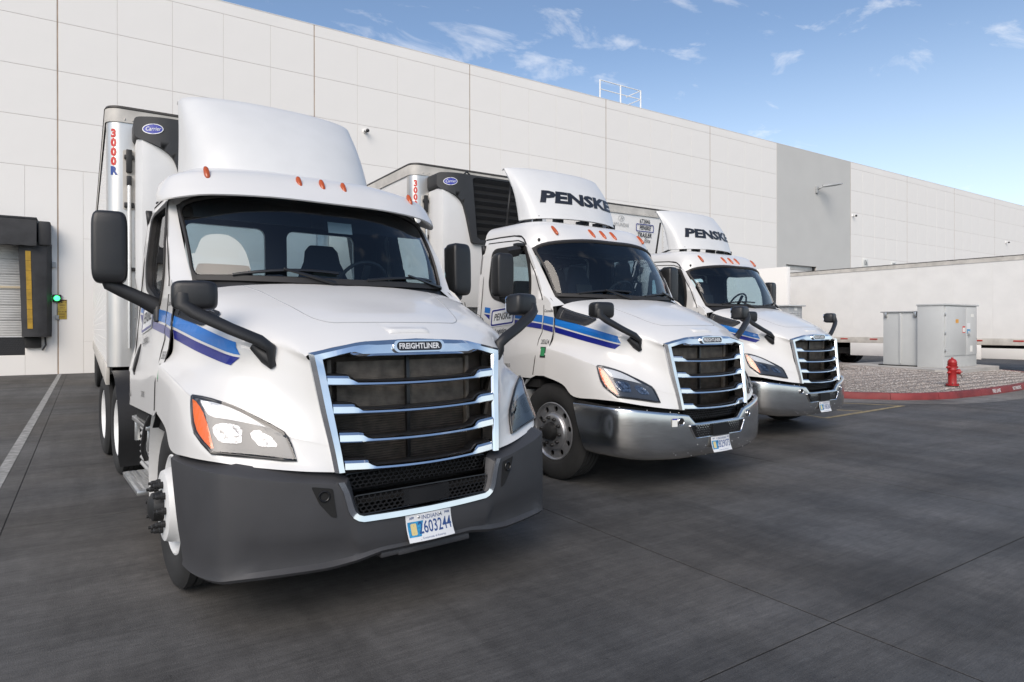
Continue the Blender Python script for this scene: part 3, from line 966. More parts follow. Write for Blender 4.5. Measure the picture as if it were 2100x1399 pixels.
def tow_ring_mesh():
    b = MB()
    for s in (-1, 1):
        c = [ch_front(s * p[0], p[1], -.004) for p in circle(.56, .70, .034, 18)]
        b.tube(c + [c[0]], .005, 6, False)
    return b.mesh('tow_hole_rim', M['chrome'], sharp=60)
def bolt_mesh():
    b = MB()
    for s in (-1, 1):
        for u in (.56, .66, .90, 1.12, 1.19):
            v = lerp_tab(BPL, u); z = lerp_tab([(.50, .765), (.75, .79), (.95, .815), (1.14, .84), (1.218, .852)], u)
            b.sphere((s * (u - .02), v + .03, z + .010), .006, u=8, v=4)
        for u, z in ((.34, .46), (.43, .36), (.22, .44), (.22, .35), (.62, .38)):
            p = ch_front(s * u, z, 0); b.sphere(p, .0035, u=8, v=4)
    return b.mesh('bumper_bolt', M['alu'], sharp=60)
def chrome_sticker_meshes():
    def fn(x, y): return ch_front(x, y, -.004)
    a = poly_bm([[(-.665, .655), (-.605, .655), (-.605, .735), (-.665, .735)]])
    for v in a.verts: v.co = fn(v.co.x, v.co.y)
    m1 = bm_mesh('bumper_sticker', a, M['paper'], (0, -1, 0))
    c = poly_bm([[(-.665, .722), (-.605, .722), (-.605, .735), (-.665, .735)]])
    for v in c.verts: v.co = fn(v.co.x, v.co.y) + Vector((0, -.001, 0))
    m2 = bm_mesh('sticker_band', c, M['badge_blue'], (0, -1, 0))
    return m1, m2

PB_TOP = [(0, .545), (.40, .545), (.445, .575), (.475, .70), (.50, .755), (.57, .765), (.75, .79), (.95, .825), (1.095, .86), (1.218, .875)]
PB_BOT = [(0, .335), (.3, .335), (.45, .31), (.6, .295), (.85, .29), (1.05, .285), (1.17, .27), (1.218, .25)]
PBL = [(0, 0), (.10, .001), (.20, .004), (.30, .009), (.40, .017), (.43, .02), (.455, .023), (.48, .027), (.50, .030), (.53, .035), (.57, .043), (.62, .054), (.66, .065), (.72, .083), (.80, .110), (.88, .140), (.95, .168), (1.02, .20), (1.08, .235), (1.105, .26), (1.13, .31), (1.155, .37), (1.175, .45), (1.19, .54), (1.203, .64), (1.212, .75), (1.216, .86)]
def bumper_plastic_mesh():
    b = MB()
    cols = []
    for u, v in PBL:
        t = lerp_tab(PB_TOP, u); bot = lerp_tab(PB_BOT, u)
        k = min(1, u / 1.1); n = Vector((math.sin(k * 1.35), -math.cos(k * 1.35)))
        side = max(0, (u - 1.13) / .09)
        low = .035 * max(0, min(1, (u - .35) / .25)) * (1 - max(0, min(1, (u - .95) / .12)))   # scooped air-dam below
        def P(off, z):
            s = (z - bot) / max(.01, (t - bot))
            return Vector((u + n.x * off - .035 * side * (1 - s), v + n.y * off - .12 * side * side * (1 - s), z))
        tuck = .05 * min(1, max(0, (u - .45) / .1))
        cols.append([P(-.03 - tuck, t + .034 * min(1, tuck / .05)), P(-.022 - tuck * .4, t + .012), P(-.012, t + .002), P(.004, t - .008), P(.006, t - .03), P(.006, bot + (t - bot) * .70), P(.005, bot + (t - bot) * .48), P(.002 - low * .35, bot + (t - bot) * .34), P(-.004 - low, bot + (t - bot) * .20), P(-.006 - low * .8, bot + .045), P(.0, bot + .022), P(-.018, bot + .004), P(-.05, bot), P(-.14, bot + .02)])
    rows = [[c[j] for c in cols] for j in range(len(cols[0]))]
    b.grid(rows); b.mirror()
    return b.mesh('bumper', M['grey_bumper'], sharp=32, outward=(0, -1, 0))
PB_TRIM = [(.555, .765), (.525, .705), (.500, .600), (.485, .572), (.455, .545), (.415, .532), (.2, .527), (0, .525)]
PB_TRIM_IN = [(.515, .762), (.487, .700), (.462, .604), (.450, .588), (.432, .572), (.410, .566), (.2, .562), (0, .560)]
def pb_v(u): return lerp_tab(PBL, abs(u))
def bumper_trim_mesh():
    b = MB()
    A = arcl([(p[0], 0, p[1]) for p in PB_TRIM], 22); I = arcl([(p[0], 0, p[1]) for p in PB_TRIM_IN], 22)
    rows = [[], [], [], []]
    for a, i in zip(A, I):
        rows[0].append(Vector((a.x, pb_v(a.x) - .004, a.z))); rows[1].append(Vector((a.x, pb_v(a.x) - .018, a.z)).lerp(Vector((i.x, pb_v(i.x) - .018, i.z)), .12))
        rows[2].append(Vector((i.x, pb_v(i.x) - .012, i.z))); rows[3].append(Vector((i.x, pb_v(i.x) + .06, i.z)))
    b.grid(rows); b.mirror()
    return b.mesh('bumper_trim', M['chrome'], sharp=30)
def fog_recess_meshes():
    L = roundpoly([(.575, .735), (.685, .755), (.645, .66), (.585, .585), (.555, .575)], .012, 3)
    b = MB()
    for s in (-1, 1):
        b.sheet([L], lambda x, y: Vector((s * x, pb_v(x) - .0085, y)))
    a = b.mesh('fog_recess_shade', M['dark'], sharp=0)  # flat black sheet painting the recess's shade
    b = MB()
    for s in (-1, 1):
        c = [Vector((s * x, pb_v(x) - .012, y)) for x, y in circle(.622, .70, .026, 16)]
        b.tube(c + [c[0]], .005, 6, False)
    return a, b.mesh('fog_ring', M['black_gloss'], sharp=60)
def plastic_hex_mesh():
    b = MB()
    up = roundpoly([(-.475, .785), (.49, .785), (.475, .700), (-.455, .700)], .02, 2)
    lo = roundpoly([(-.455, .675), (.455, .675), (.425, .570), (-.425, .570)], .02, 2)
    hexmesh(b, up, lambda x, y, d: Vector((x, .085 + .05 * abs(x) + d, y)), .034, .0065, .012)
    hexmesh(b, lo, lambda x, y, d: Vector((x, pb_v(x) + .018 + d, y)), .034, .0065, .012)
    for L, f in ((up, lambda x, y: Vector((x, .085 + .05 * abs(x), y))), (lo, lambda x, y: Vector((x, pb_v(x) + .018, y)))):
        c = [f(*p) for p in L]; b.tube(c + [c[0]], .005, 5, False)
    return b.mesh('mesh_grille', M['black_gloss'], sharp=0, recalc=False, weld=0)
def radar_mesh():
    b = MB()
    rows = []
    for z, o in ((.572, .008), (.58, -.004), (.665, -.004), (.672, .01)):
        rows.append([Vector((u, pb_v(u) + .006 + o + (0 if abs(u) < .11 else .018), z)) for u in (-.155, -.125, -.12, -.06, 0, .06, .12, .125, .155)])
    b.grid(rows)
    return b.mesh('sensor_cover', M['black_gloss'], sharp=30)
def skid_mesh():
    b = MB(); b.box(-.30, .30, .03, .16, .305, .345, .012); b.box(-.19, .30, .028, .05, .30, .33, .006)
    return b.mesh('tow_pin_cover', M['grey_bumper'], sharp=40)
def lower_dam_mesh():
    b = MB(); b.box(-.7, .7, .22, .5, .36, .62)
    return b.mesh('crossmember', M['dark'], sharp=40)

def plate_meshes(number, v0=-.022, zt=.525, seal=True):
    # slightly bent plate leaning out at the foot; returns base + lettering
    w, h = .3048, .1524
    def fn(x, y, off=0):          # x across, y from top down
        t = y / h
        return Vector((x + .010 * t * t + -.008, v0 - .002 - .030 * t * t - off + .010 * (x / .15) ** 2, zt - y * .985))
    b = MB(); L = rrect(-w / 2, w / 2, 0, h, .012, 3)
    n = 14
    b.grid([[fn(-w / 2 + w * i / n, h * j / 6) for i in range(n + 1)] for j in range(7)])
    base = b.mesh('licence_plate', M['plate_white'], sharp=60, outward=(0, -1, 0))
    def put(bm, x, y, off=.0012):
        for v in bm.verts: v.co = fn(v.co.x + x, y - v.co.y, off)
        return bm
    blue = bmesh.new()
    g = MB(); g.grid([[(-.145 + .10 * i / 8 * (1 - .25 * j / 8), -.04 - .085 * j / 8, 0) for i in range(9)] for j in range(9)])
    me = bpy.data.meshes.new('t'); g.bm.to_mesh(me); g.bm.free(); blue.from_mesh(me); bpy.data.meshes.remove(me)
    put(blue, 0, 0, .0008)
    m_blue = bm_mesh('plate_print', blue, M['plate_blue'], (0, -1, 0))
    gold = poly_bm([rrect(-.128, -.092, -.115, -.05, .006, 2)]); put(gold, 0, 0, .0011)
    m_gold = bm_mesh('plate_emblem', gold, M['plate_gold'], (0, -1, 0))
    ink = [put(cut(text_bm(number, .098, bold=.0012, sx=.66), .05), .032, .082),
           put(text_bm('INDIANA', .034, sx=1.0), .015, .024),
           put(text_bm('APP', .020, bold=.0006, sx=.85), -.117, .020), put(text_bm('PWR', .020, bold=.0006, sx=.85), .122, .020),
           put(text_bm('Crossroads of America', .0165), .01, .137),
           put(poly_bm([circle(-.11, -.082, .006, 8, .022)]), 0, 0, .0014)]
    m_ink = bm_mesh('plate_lettering', join_bm(ink), M['plate_ink'], (0, -1, 0))
    b = MB()
    for x in (-.072, .072): b.sphere(fn(x, .017, .002), .0085, u=10, v=5, sy=.5)
    for x in (-.078, .082): b.sphere(fn(x, .143, .0005), .0035, u=8, v=4, sy=.5)
    m_bolt = b.mesh('plate_bolt', M['alu'], sharp=60)
    return base, m_blue, m_gold, m_ink, m_bolt

# ---- headlights, draped on the fender
HL_OUT = [(-1.152,.573,1.237),(-1.113,.524,1.229),(-1.072,.487,1.216),(-1.03,.45,1.199),(-.989,.414,1.18),(-.948,.377,1.156),(-.907,.34,1.129),(-.866,.302,1.103),(-.826,.266,1.076),(-.774,.218,1.037),(-.758,.202,1.011),(-.744,.181,.964),(-.729,.150,.892),(-.787,.178,.90),(-.845,.207,.911),(-.911,.24,.922),(-.977,.273,.932),(-1.042,.305,.942),(-1.104,.349,.950),(-1.121,.38,.975),(-1.138,.414,1.001),(-1.159,.474,1.048),(-1.163,.51,1.097),(-1.161,.536,1.153),(-1.158,.555,1.199)]
HL_AMBER = [(-1.153,.551,1.221),(-1.14,.527,1.208),(-1.128,.5,1.179),(-1.118,.471,1.144),(-1.109,.435,1.094),(-1.102,.398,1.04),(-1.097,.352,.967),(-1.107,.36,.967),(-1.123,.392,.992),(-1.142,.436,1.03),(-1.151,.467,1.058),(-1.156,.499,1.103),(-1.156,.529,1.158)]
HL_DRL = [(-1.127,.51,1.209),(-1.075,.474,1.198),(-1.033,.44,1.184),(-.991,.406,1.165),(-.95,.37,1.141),(-.909,.332,1.112),(-.878,.3,1.086),(-.849,.274,1.064),(-.891,.307,1.075),(-.955,.35,1.092),(-1.021,.388,1.109),(-1.076,.425,1.121),(-1.1,.451,1.136),(-1.115,.484,1.174)]
HL_R1 = [(-1.089,.404,1.069),(-1.072,.401,1.084),(-1.045,.389,1.09),(-1.01,.371,1.086),(-.976,.349,1.073),(-.96,.333,1.056),(-.966,.313,1.015),(-.972,.302,.988),(-.997,.309,.983),(-1.032,.327,.989),(-1.062,.344,.994),(-1.078,.366,1.015),(-1.088,.387,1.04)]
HL_R2 = [(-.924,.304,1.032),(-.908,.303,1.046),(-.881,.289,1.048),(-.857,.267,1.029),(-.828,.242,1.008),(-.808,.217,.97),(-.816,.216,.959),(-.856,.236,.962),(-.892,.255,.967),(-.907,.272,.987),(-.92,.289,1.007)]
_e1 = Vector((-.724, .69, 0)); _din = Vector((.69, .724, 0))
def hl_2d(P): return [(Vector(p).dot(_e1), p[2]) for p in P]
def hl_fn(x, y): return (_e1 * x + Vector((0, 0, y)) - _din * .8, _din)
def shrink(L, k):
    c = Vector((sum(p[0] for p in L) / len(L), sum(p[1] for p in L) / len(L)))
    return [tuple(c + (Vector(p) - c) * k) for p in L]
def hl_patch(P, off, step, k=1.0, wob=0.0):
    bm = poly_bm([shrink(hl_2d(P), k)])
    drape(bm, hl_fn, HOOD_BVH, off, step)
    if wob:
        for v in bm.verts:
            v.co += -_din * (wob * math.sin(v.co.z * 90 + 1) * math.sin((v.co.x - v.co.y) * 55))
    return bm
def both(bm):
    c = bm.copy()
    for v in c.verts: v.co.x = -v.co.x
    bmesh.ops.reverse_faces(c, faces=c.faces[:])
    return c
def hl_rim(side):
    b = MB()
    L = [hl_fn(*p) for p in hl_2d(HL_OUT)]
    pts = []
    for o, d in L:
        h = HOOD_BVH.ray_cast(o, d); 
        if h[0]: q = h[0] - _din * .012; pts.append(Vector((q.x * (1 if side < 0 else -1), q.y, q.z)))
    b.tube(pts + [pts[0]], .010, 6, False)
    return b.mesh('headlamp_seal', M['black_gloss'], sharp=60)

# ---- mirrors
def blob(b, c, hx, hy, hz, e=4.0, m=None, taper=0.0, n=20, k=10):
    rows = []
    for j in range(k + 1):
        t = -math.pi / 2 + math.pi * j / k
        cz, sz = math.copysign(abs(math.cos(t)) ** (2 / e), math.cos(t)), math.copysign(abs(math.sin(t)) ** (2 / e), math.sin(t))
        row = []
        for i in range(n):
            a = 2 * math.pi * i / n
            ca, sa = math.copysign(abs(math.cos(a)) ** (2 / e), math.cos(a)), math.copysign(abs(math.sin(a)) ** (2 / e), math.sin(a))
            p = Vector((hx * cz * ca, hy * cz * sa * (1 + taper * ca), hz * sz))
            if m is not None: p = m @ p
            row.append(Vector(c) + p)
        rows.append(row)
    b.grid(rows, True)
def side_mirror_mesh(s):
    b = MB()
    m = Matrix.Rotation(R(8) * s, 4, 'Z')
    blob(b, (s * 1.428, 1.775, 2.195), .108, .085, .245, 6, m, n=24, k=14)
    return b.mesh('mirror_housing', M['mirror_shell'], sharp=50)
def side_mirror_glass_mesh(s):
    b = MB(); m = Matrix.Translation((s * 1.428, 1.775, 2.195)) @ Matrix.Rotation(R(8) * s, 4, 'Z')
    b.prism([rrect(-.092, .092, -.22, .22, .03, 4)], lambda x, y: m @ Vector((x, .082, y)), lambda x, y: m @ Vector((x, .090, y)))
    return b.mesh('mirror_glass', M['chrome'], sharp=30)
def side_mirror_arm_mesh(s):
    b = MB()
    b.tube([(s * 1.46, 1.78, 2.0), (s * 1.43, 1.775, 1.945), (s * 1.36, 1.765, 1.905), (s * 1.24, 1.75, 1.845), (s * 1.13, 1.74, 1.785)], [.03, .045, .045, .05, .062], 10, True, .6)
    b.tube([(s * 1.132, 1.77, 1.85), (s * 1.142, 1.735, 1.78), (s * 1.148, 1.715, 1.69)], [.02, .035, .022], 8)
    return b.mesh('mirror_arm', M['black'], sharp=50)
def look_down_mesh():
    b = MB()
    b.prism([[(1.86, 2.44), (2.03, 2.43), (2.10, 2.50), (2.03, 2.555), (1.86, 2.565), (1.82, 2.52)]], lambda v, z: Vector((-1.13, v, z)), lambda v, z: Vector((-1.27, v + .05, z - .03)))
    b.box(-1.16, -1.06, 1.84, 1.94, 2.55, 2.59, .01)
    return b.mesh('look_down_mirror', M['mirror_shell'], sharp=40)
def sticker_mesh():
    b = MB(); b.grid([[Vector((u, 1.615 + (2.50 - z) * -.25, z)) for u in (.065, .165, .27)] for z in (2.40, 2.49)])
    return b.mesh('paper_notice', M['paper'], sharp=0)
def dash_paper_mesh():
    b = MB(); b.box(-.78, -.50, 1.36, 1.50, 1.955, 1.962)
    return b.mesh('dash_paper', M['paper'], sharp=0)
def hood_mirror_mesh(s):
    b = MB()
    m = Matrix.Rotation(R(12) * s, 4, 'Z')
    blob(b, (s * 1.155, .515, 1.785), .118, .075, .082, 4.5, m, n=24, k=12)
    return b.mesh('hood_mirror_housing', M['mirror_shell'], sharp=50)
def hood_mirror_glass_mesh(s):
    b = MB(); m = Matrix.Translation((s * 1.155, .515, 1.785)) @ Matrix.Rotation(R(12) * s, 4, 'Z')
    b.prism([rrect(-.10, .10, -.065, .065, .03, 4)], lambda x, y: m @ Vector((x, .070, y)), lambda x, y: m @ Vector((x, .079, y)))
    return b.mesh('mirror_glass', M['chrome'], sharp=30)
def hood_mirror_arm_mesh(s):
    b = MB()
    b.tube([(s * 1.215, .475, 1.79), (s * 1.225, .465, 1.735), (s * 1.17, .44, 1.69), (s * 1.0, .385, 1.60), (s * .86, .345, 1.535), (s * .80, .34, 1.49), (s * .795, .345, 1.40)], [.045, .045, .040, .037, .037, .036, .022], 10, True, .62)
    b.tube([(s * .87, .42, 1.51), (s * .81, .37, 1.44), (s * .785, .345, 1.385)], [.03, .045, .02], 8)
    return b.mesh('hood_mirror_arm', M['black'], sharp=50)

# ---- roof marker lamps, visor, fairings, wipers
def marker_mesh(on_visor):
    b = MB()
    for u in (0, .183, -.183, .735, -.735):
        a = abs(u)
        if on_visor:
            u2 = u * (1.135 if a > .5 else 1)
            c = Vector((u2, 1.605 + .08 * (a / .735) ** 2, 2.765)); ax = Vector((0, .20, 1)).normalized(); L = .058
        else:
            c = Vector((u, 1.645 + .05 * (a / .735) ** 2, 2.752)); ax = Vector((0, .69, .72)).normalized(); L = .078
        xx = Vector((1, 0, 0)); yy = ax.cross(xx)
        m = Matrix((xx, yy, ax)).transposed().to_4x4()
        blob(b, c, .021, .020, L, 2.6, m, n=10, k=8)
    return b
def markers(parent, on_visor, bodymat):
    for u in (0, .183, -.183, .735, -.735):
        a = abs(u); b = MB()
        if on_visor:
            u2 = u * (1.135 if a > .5 else 1)
            c = Vector((u2, 1.553 + .085 * (a / .735) ** 2, 2.760)); ax = Vector((u * .05, .62, 1)).normalized(); L = .062
        else:
            c = Vector((u, 1.640 + .05 * (a / .735) ** 2, 2.748)); ax = Vector((0, .72, .69)).normalized(); L = .082
        xx = Vector((1, 0, 0)); yy = ax.cross(xx).normalized(); xx = yy.cross(ax)
        m = Matrix((xx, yy, ax)).transposed().to_4x4()
        blob(b, c, .021, .022, L, 2.6, m, n=10, k=8)
        o = link('marker_lamp', b.mesh('marker_lamp', M['marker_amber'], sharp=60), parent); o.matrix_basis = bodymat
VISOR = [
 [(0,1.375,2.588),(0,1.45,2.66),(0,1.565,2.77),(0,1.66,2.835),(0,1.75,2.868),(0,1.90,2.89)],
 [(.45,1.39,2.588),(.45,1.465,2.66),(.45,1.58,2.77),(.45,1.675,2.833),(.45,1.765,2.865),(.45,1.91,2.885)],
 [(.84,1.485,2.578),(.84,1.55,2.655),(.835,1.655,2.768),(.82,1.75,2.815),(.81,1.83,2.84),(.80,1.95,2.85)],
 [(1.05,1.61,2.555),(1.05,1.66,2.63),(1.035,1.745,2.735),(1.0,1.83,2.775),(.97,1.90,2.79),(.95,2.0,2.80)],
 [(1.13,1.76,2.55),(1.13,1.785,2.60),(1.10,1.865,2.69),(1.075,1.91,2.725),(1.03,1.96,2.735),(1.0,2.04,2.745)],
 [(1.12,1.90,2.60),(1.12,1.905,2.62),(1.105,1.93,2.68),(1.08,1.96,2.705),(1.04,1.99,2.715),(1.0,2.06,2.72)],
]
def visor_mesh():
    b = MB()
    rows = [[(-p[0], p[1], p[2]) for p in L] for L in reversed(VISOR)] + VISOR[1:]
    g = crgrid(rows, 4, 4)
    b.grid(g)
    # underside, a rolled lip and the returning lower skin
    edge = [r[0] for r in g]
    b.grid([edge, [p + Vector((0, .010, -.008)) for p in edge], [p + Vector((-p.x * .01, .03, .0)) for p in edge], [p + Vector((-p.x * .05, .13, .075)) for p in edge]])
    return b.mesh('sun_shield', M['white'], sharp=50)
FAIR_B = [(0,1.93,2.96),(.30,1.955,2.958),(.55,2.03,2.952),(.72,2.13,2.945),(.775,2.31,2.945)]
FAIR_T = [(0,2.43,3.665),(.35,2.445,3.663),(.60,2.49,3.658),(.755,2.54,3.65),(.812,2.58,3.64)]
FAIR1_B = [(0,1.96,2.86),(.32,1.99,2.86),(.60,2.09,2.85),(.78,2.30,2.84),(.815,2.80,2.84)]
FAIR1_T = [(0,2.60,3.70),(.34,2.62,3.70),(.62,2.68,3.695),(.76,2.75,3.685),(.80,2.815,3.665)]
def fairing_mesh(big):
    B, T = (FAIR1_B, FAIR1_T) if big else (FAIR_B, FAIR_T)
    full = lambda L: [Vector((-p[0], p[1], p[2])) for p in reversed(L)] + [Vector(p) for p in L[1:]]
    rows = []
    a, c = crs(full(B), 5), crs(full(T), 5)
    for j in range(15):
        t = j / 14
        rows.append([p.lerp(q, t) + Vector((0, -.05 * math.sin(math.pi * t), .03 * math.sin(math.pi * t))) for p, q in zip(a, c)])
    b = MB(); b.grid(rows)
    # returned rear flanges and the inner skin
    for k in (0, -1):
        col = [r[k] for r in rows]; s = -1 if k == 0 else 1
        b.grid([col, [p + Vector((-s * .004, .018, 0)) for p in col], [p + Vector((-s * .035, .015, 0)) for p in col]])
    top = rows[-1]
    b.grid([top, [p + Vector((0, .02, .004)) for p in top], [p + Vector((0, .05, -.02)) for p in top]])
    b.grid([[p + Vector((-p.x * .05, .05, 0)) for p in r] for r in rows[::7]])
    return b.mesh('roof_fairing', M['white_dull'], sharp=40)
def fairing_bracket_mesh():
    b = MB()
    for u in (-.62, -.3, .1, .4, .66):
        b.box(u - .03, u + .03, 2.02 + abs(u) * .1, 2.2, 2.86, 2.99, .005)
    for s in (-1, 1):
        b.tube([(s * .72, 2.66, 2.86), (s * .70, 2.58, 3.45)], .016, 6); b.tube([(s * .72, 2.66, 2.86), (s * .62, 2.3, 3.0)], .016, 6)
    return b.mesh('fairing_bracket', M['black'], sharp=40)
def fairing_letter_mesh(big=False):
    bm = bvh = None
    f = bvh_of(fairing_mesh(big))
    t = text_bm('PENSKE', .215, shear=.25, bold=.0105, sx=1.72)
    big_p = [v for v in t.verts]
    drape(t, lambda x, y: (Vector((x + .03, 0, 3.235 + y)), Vector((0, 1, 0))), f, .006, .05)
    return bm_mesh('fairing_lettering', t, M['ink'], (0, -1, .5))
def wiper_mesh():
    b = MB()
    for s0, s1, t1, piv in ((.20, .48, .115, .45), (.56, .84, .10, .90)):
        A = [ws_point(s0 + (s1 - s0) * k / 8, .05 + (t1 - .05) * math.sin(k / 8 * 2.2), .022) for k in range(9)]
        b.tube(A, .011, 6)
        b.tube([ws_point((s0 + s1) / 2, .11, .045), ws_point(piv, .01, .04), ws_point(piv + .015, -.02, .03)], [.009, .014, .018], 6)
    return b.mesh('windscreen_wiper', M['black_gloss'], sharp=60)
def cowl_mesh():
    b = MB()
    full = lambda L: [Vector((-p[0], p[1], p[2])) for p in reversed(L)] + [Vector(p) for p in L[1:]]
    H = crs(full([L[-1] for L in HOOD[:3]]), 6); W = crs(full([WS_B[0], WS_B[2], WS_B[4]]), 6)
    b.grid([[p + Vector((0, -.02, -.012)) for p in H], [p + Vector((0, .02, -.03)) for p in H], [p + Vector((0, -.01, -.02)) for p in W], [p + Vector((0, .02, .012)) for p in W]])
    return b.mesh('cowl', M['black'], sharp=60)
VENT = roundpoly([(1.225,1.835),(1.045,1.776),(.80,1.708),(.775,1.688),(.81,1.652),(.853,1.628),(1.05,1.668),(1.225,1.708)], .02, 3)
VENT_IN = [(1.14,1.775),(.86,1.700),(.89,1.662),(1.14,1.716)]
def side_fn(x, y): return (Vector((-3, x, y)), Vector((1, 0, 0)))
def vent_mesh():
    c = Vector((sum(p[0] for p in VENT) / len(VENT), sum(p[1] for p in VENT) / len(VENT)))
    sh = shrink(VENT, .80)
    bm = poly_bm([VENT, sh]); drape(bm, side_fn, HOOD_BVH, .012, .06)
    bm2 = poly_bm([sh]); drape(bm2, side_fn, HOOD_BVH, .004, .06)
    bm = join_bm([bm, bm2, both(bm.copy()), both(bm2.copy())])
    return bm_mesh('side_vent', bm, M['black'])
def vent_mesh_grille():
    b = MB()
    def f(x, y, d):
        h = HOOD_BVH.ray_cast(*side_fn(x, y)); p = h[0] if h[0] else Vector((-1.1, x, y))
        return p + Vector((-.008, 0, 0))
    hexmesh(b, VENT_IN, lambda x, y, d: f(x, y, d), .022, .006, 0)
    b.mirror()
    return b.mesh('vent_mesh', M['black_gloss'], sharp=0, recalc=False, weld=0)

# ---- decals
def stripe_bm(poly):
    return drape(poly_bm([poly]), side_fn, HOOD_BVH, .004, .05)
def side_poly(poly, off=.004, step=.06, s=-1):
    bm = cut(poly_bm([poly]), step)
    f = side_map(s, off)
    for v in bm.verts: v.co = f(v.co.x, v.co.y)
    return bm
HS_L = [(1.228,1.722),(.50,1.528),(.47,1.457),(1.228,1.640)]
HS_D = [(1.228,1.622),(.472,1.443),(.515,1.400),(1.228,1.562)]
def stripes(which):
    out = []
    if which == 'l':
        out.append(stripe_bm(HS_L))
        out.append(side_poly([(1.405,1.745),(1.24,1.722),(1.24,1.640),(1.405,1.665)])); out.append(side_poly([(1.425,1.748),(1.92,1.795),(1.92,1.72),(1.425,1.668)]))
        out.append(side_poly([(2.43,1.850),(2.55,1.862),(2.55,1.795),(2.43,1.782)]))
    else:
        out.append(stripe_bm(HS_D))
        out.append(side_poly([(1.405,1.648),(1.24,1.622),(1.24,1.562),(1.405,1.592)])); out.append(side_poly([(1.425,1.652),(1.92,1.702),(1.92,1.648),(1.425,1.596)]))
        out.append(side_poly([(2.43,1.765),(2.56,1.778),(2.43,1.705)]))
    allb = out + [both(b.copy()) for b in out]
    return bm_mesh('blue_stripe', join_bm(allb), M['blue_light'] if which == 'l' else M['blue_dark'])
def door_box(kind):
    # rounded panel with the company name, reads forwards on both doors
    bms = []
    for s in (-1, 1):
        c = (2.165, 1.74)
        f = side_map(s, {'white': .006, 'frame': .0075, 'ink': .009}[kind])
        if kind == 'white': bm = poly_bm([rrect(-.235, .235, -.108, .108, .03, 4)])
        elif kind == 'frame': bm = poly_bm([rrect(-.225, .225, -.098, .098, .03, 4), rrect(-.203, .203, -.078, .078, .02, 4)])
        else:
            bm = join_bm([text_bm('PENSKE', .118, shear=.22, bold=.0012, sx=.84), place(text_bm('Logistics', .088, shear=.18, bold=.0010, sx=.74), Matrix.Translation((-.02, -.17, 0)))])
        cut(bm, .08)
        for v in bm.verts:
            x, y = v.co.x, v.co.y
            v.co = f(c[0] + x * s, c[1] + y - .10 * x * s * .9)
        bms.append(bm)
    return bm_mesh('door_panel_' + kind, join_bm(bms), M['white_vinyl'] if kind == 'white' else (M['blue_dark'] if kind == 'frame' else M['ink']))
def cowl_text(number):
    bms = []
    for s in (-1, 1):
        f = side_map(s, .004)
        for body, size, cx, cy, sx in ((number, .072, 1.345, 1.455, .62), ('Cascadia', .045, 1.33, 1.795, .9), ('269015', .060, 2.0, 1.17, .8)):
            bm = text_bm(body, size, bold=.0002, sx=sx)
            for v in bm.verts: v.co = f(cx + v.co.x * s, cy + v.co.y)
            bms.append(bm)
    return bm_mesh('unit_lettering', join_bm(bms), M['ink'])
def label_bm(c, w, h, off, s=-1):
    return side_poly([(c[0] - w, c[1] - h), (c[0] + w, c[1] - h), (c[0] + w, c[1] + h), (c[0] - w, c[1] + h)], off, 1, s)

# ---- wheels (axis along local X, outside towards -X)
def lathe_x(b, prof, n=40):
    m = Matrix.Rotation(R(-90), 4, 'Y')
    b.lathe(prof, n, m)
def tyre_mesh(w=.285, ro=.515, ri=.300):
    b = MB()
    prof = [(ri, .10), (ri + .012, .118), (ri + .05, w * .5 - .004), (ri + .11, w * .5 + .004), (ro - .06, w * .5 - .003), (ro - .022, w * .5 - .016), (ro - .006, w * .5 - .034)]
    tread = []
    nr = 4
    W = w * .5 - .034
    for k in range(nr + 1):
        x = W - 2 * W * k / nr
        if 0 < k < nr:
            tread += [(ro, x + .007), (ro - .014, x + .005), (ro - .014, x - .005), (ro, x - .007)]
    full = prof + [(ro, W - .004)] + tread + [(ro, -W + .004)] + [(r, -x) for r, x in reversed(prof)]
    lathe_x(b, full, 48)
    return b.mesh('tyre', M['rubber'], sharp=30)
def rim_steel_mesh():
    b = MB()
    lathe_x(b, [(.296, -.11), (.302, .10), (.312, .122), (.300, .126), (.288, .112), (.270, .09), (.262, .04), (.258, .01), (.245, .05), (.228, .14), (.215, .178), (.18, .186), (.10, .186), (.10, .10)], 48)
    return b.mesh('rim', M['steel_white'], sharp=35)
def rim_alu_mesh():
    b = MB()
    lathe_x(b, [(.296, -.11), (.302, .10), (.312, .122), (.302, .127), (.290, .118), (.284, .104)], 48)
    lathe_x(b, [(.200, .10), (.192, .128), (.180, .140), (.16, .146), (.10, .146), (.10, .05)], 48)
    holes = [circle(.243 * math.cos(2*math.pi*k/10), .243 * math.sin(2*math.pi*k/10), .031, 12) for k in range(10)]
    loops = [circle(0, 0, .2845, 48), circle(0, 0, .199, 48)] + holes
    m = Matrix.Rotation(R(-90), 4, 'Y')
    b.prism(loops, lambda x, y: m @ Vector((x, y, .103)), lambda x, y: m @ Vector((x, y, .085)))
    return b.mesh('rim', M['alu_wheel'], sharp=35)
def rim_drive_mesh():
    b = MB()
    lathe_x(b, [(.296, -.11), (.302, .10), (.312, .122), (.300, .126), (.288, .112), (.270, .06), (.262, -.02), (.250, -.05), (.22, -.06), (.12, -.06), (.115, .06), (.09, .075), (0, .075)], 40)
    return b.mesh('rim', M['steel_white'], sharp=35)
def hub_mesh(h=.186):
    b = MB(); lathe_x(b, [(.10, h - .03), (.092, h + .02), (.085, h + .055), (.05, h + .075), (0, h + .078)], 24)
    return b.mesh('hub', M['hub_black'], sharp=35)
def wheel_back_mesh():
    b = MB(); lathe_x(b, [(.29, -.02), (.1, -.02), (0, -.02)], 24)
    return b.mesh('brake_drum', M['dark'], sharp=35)
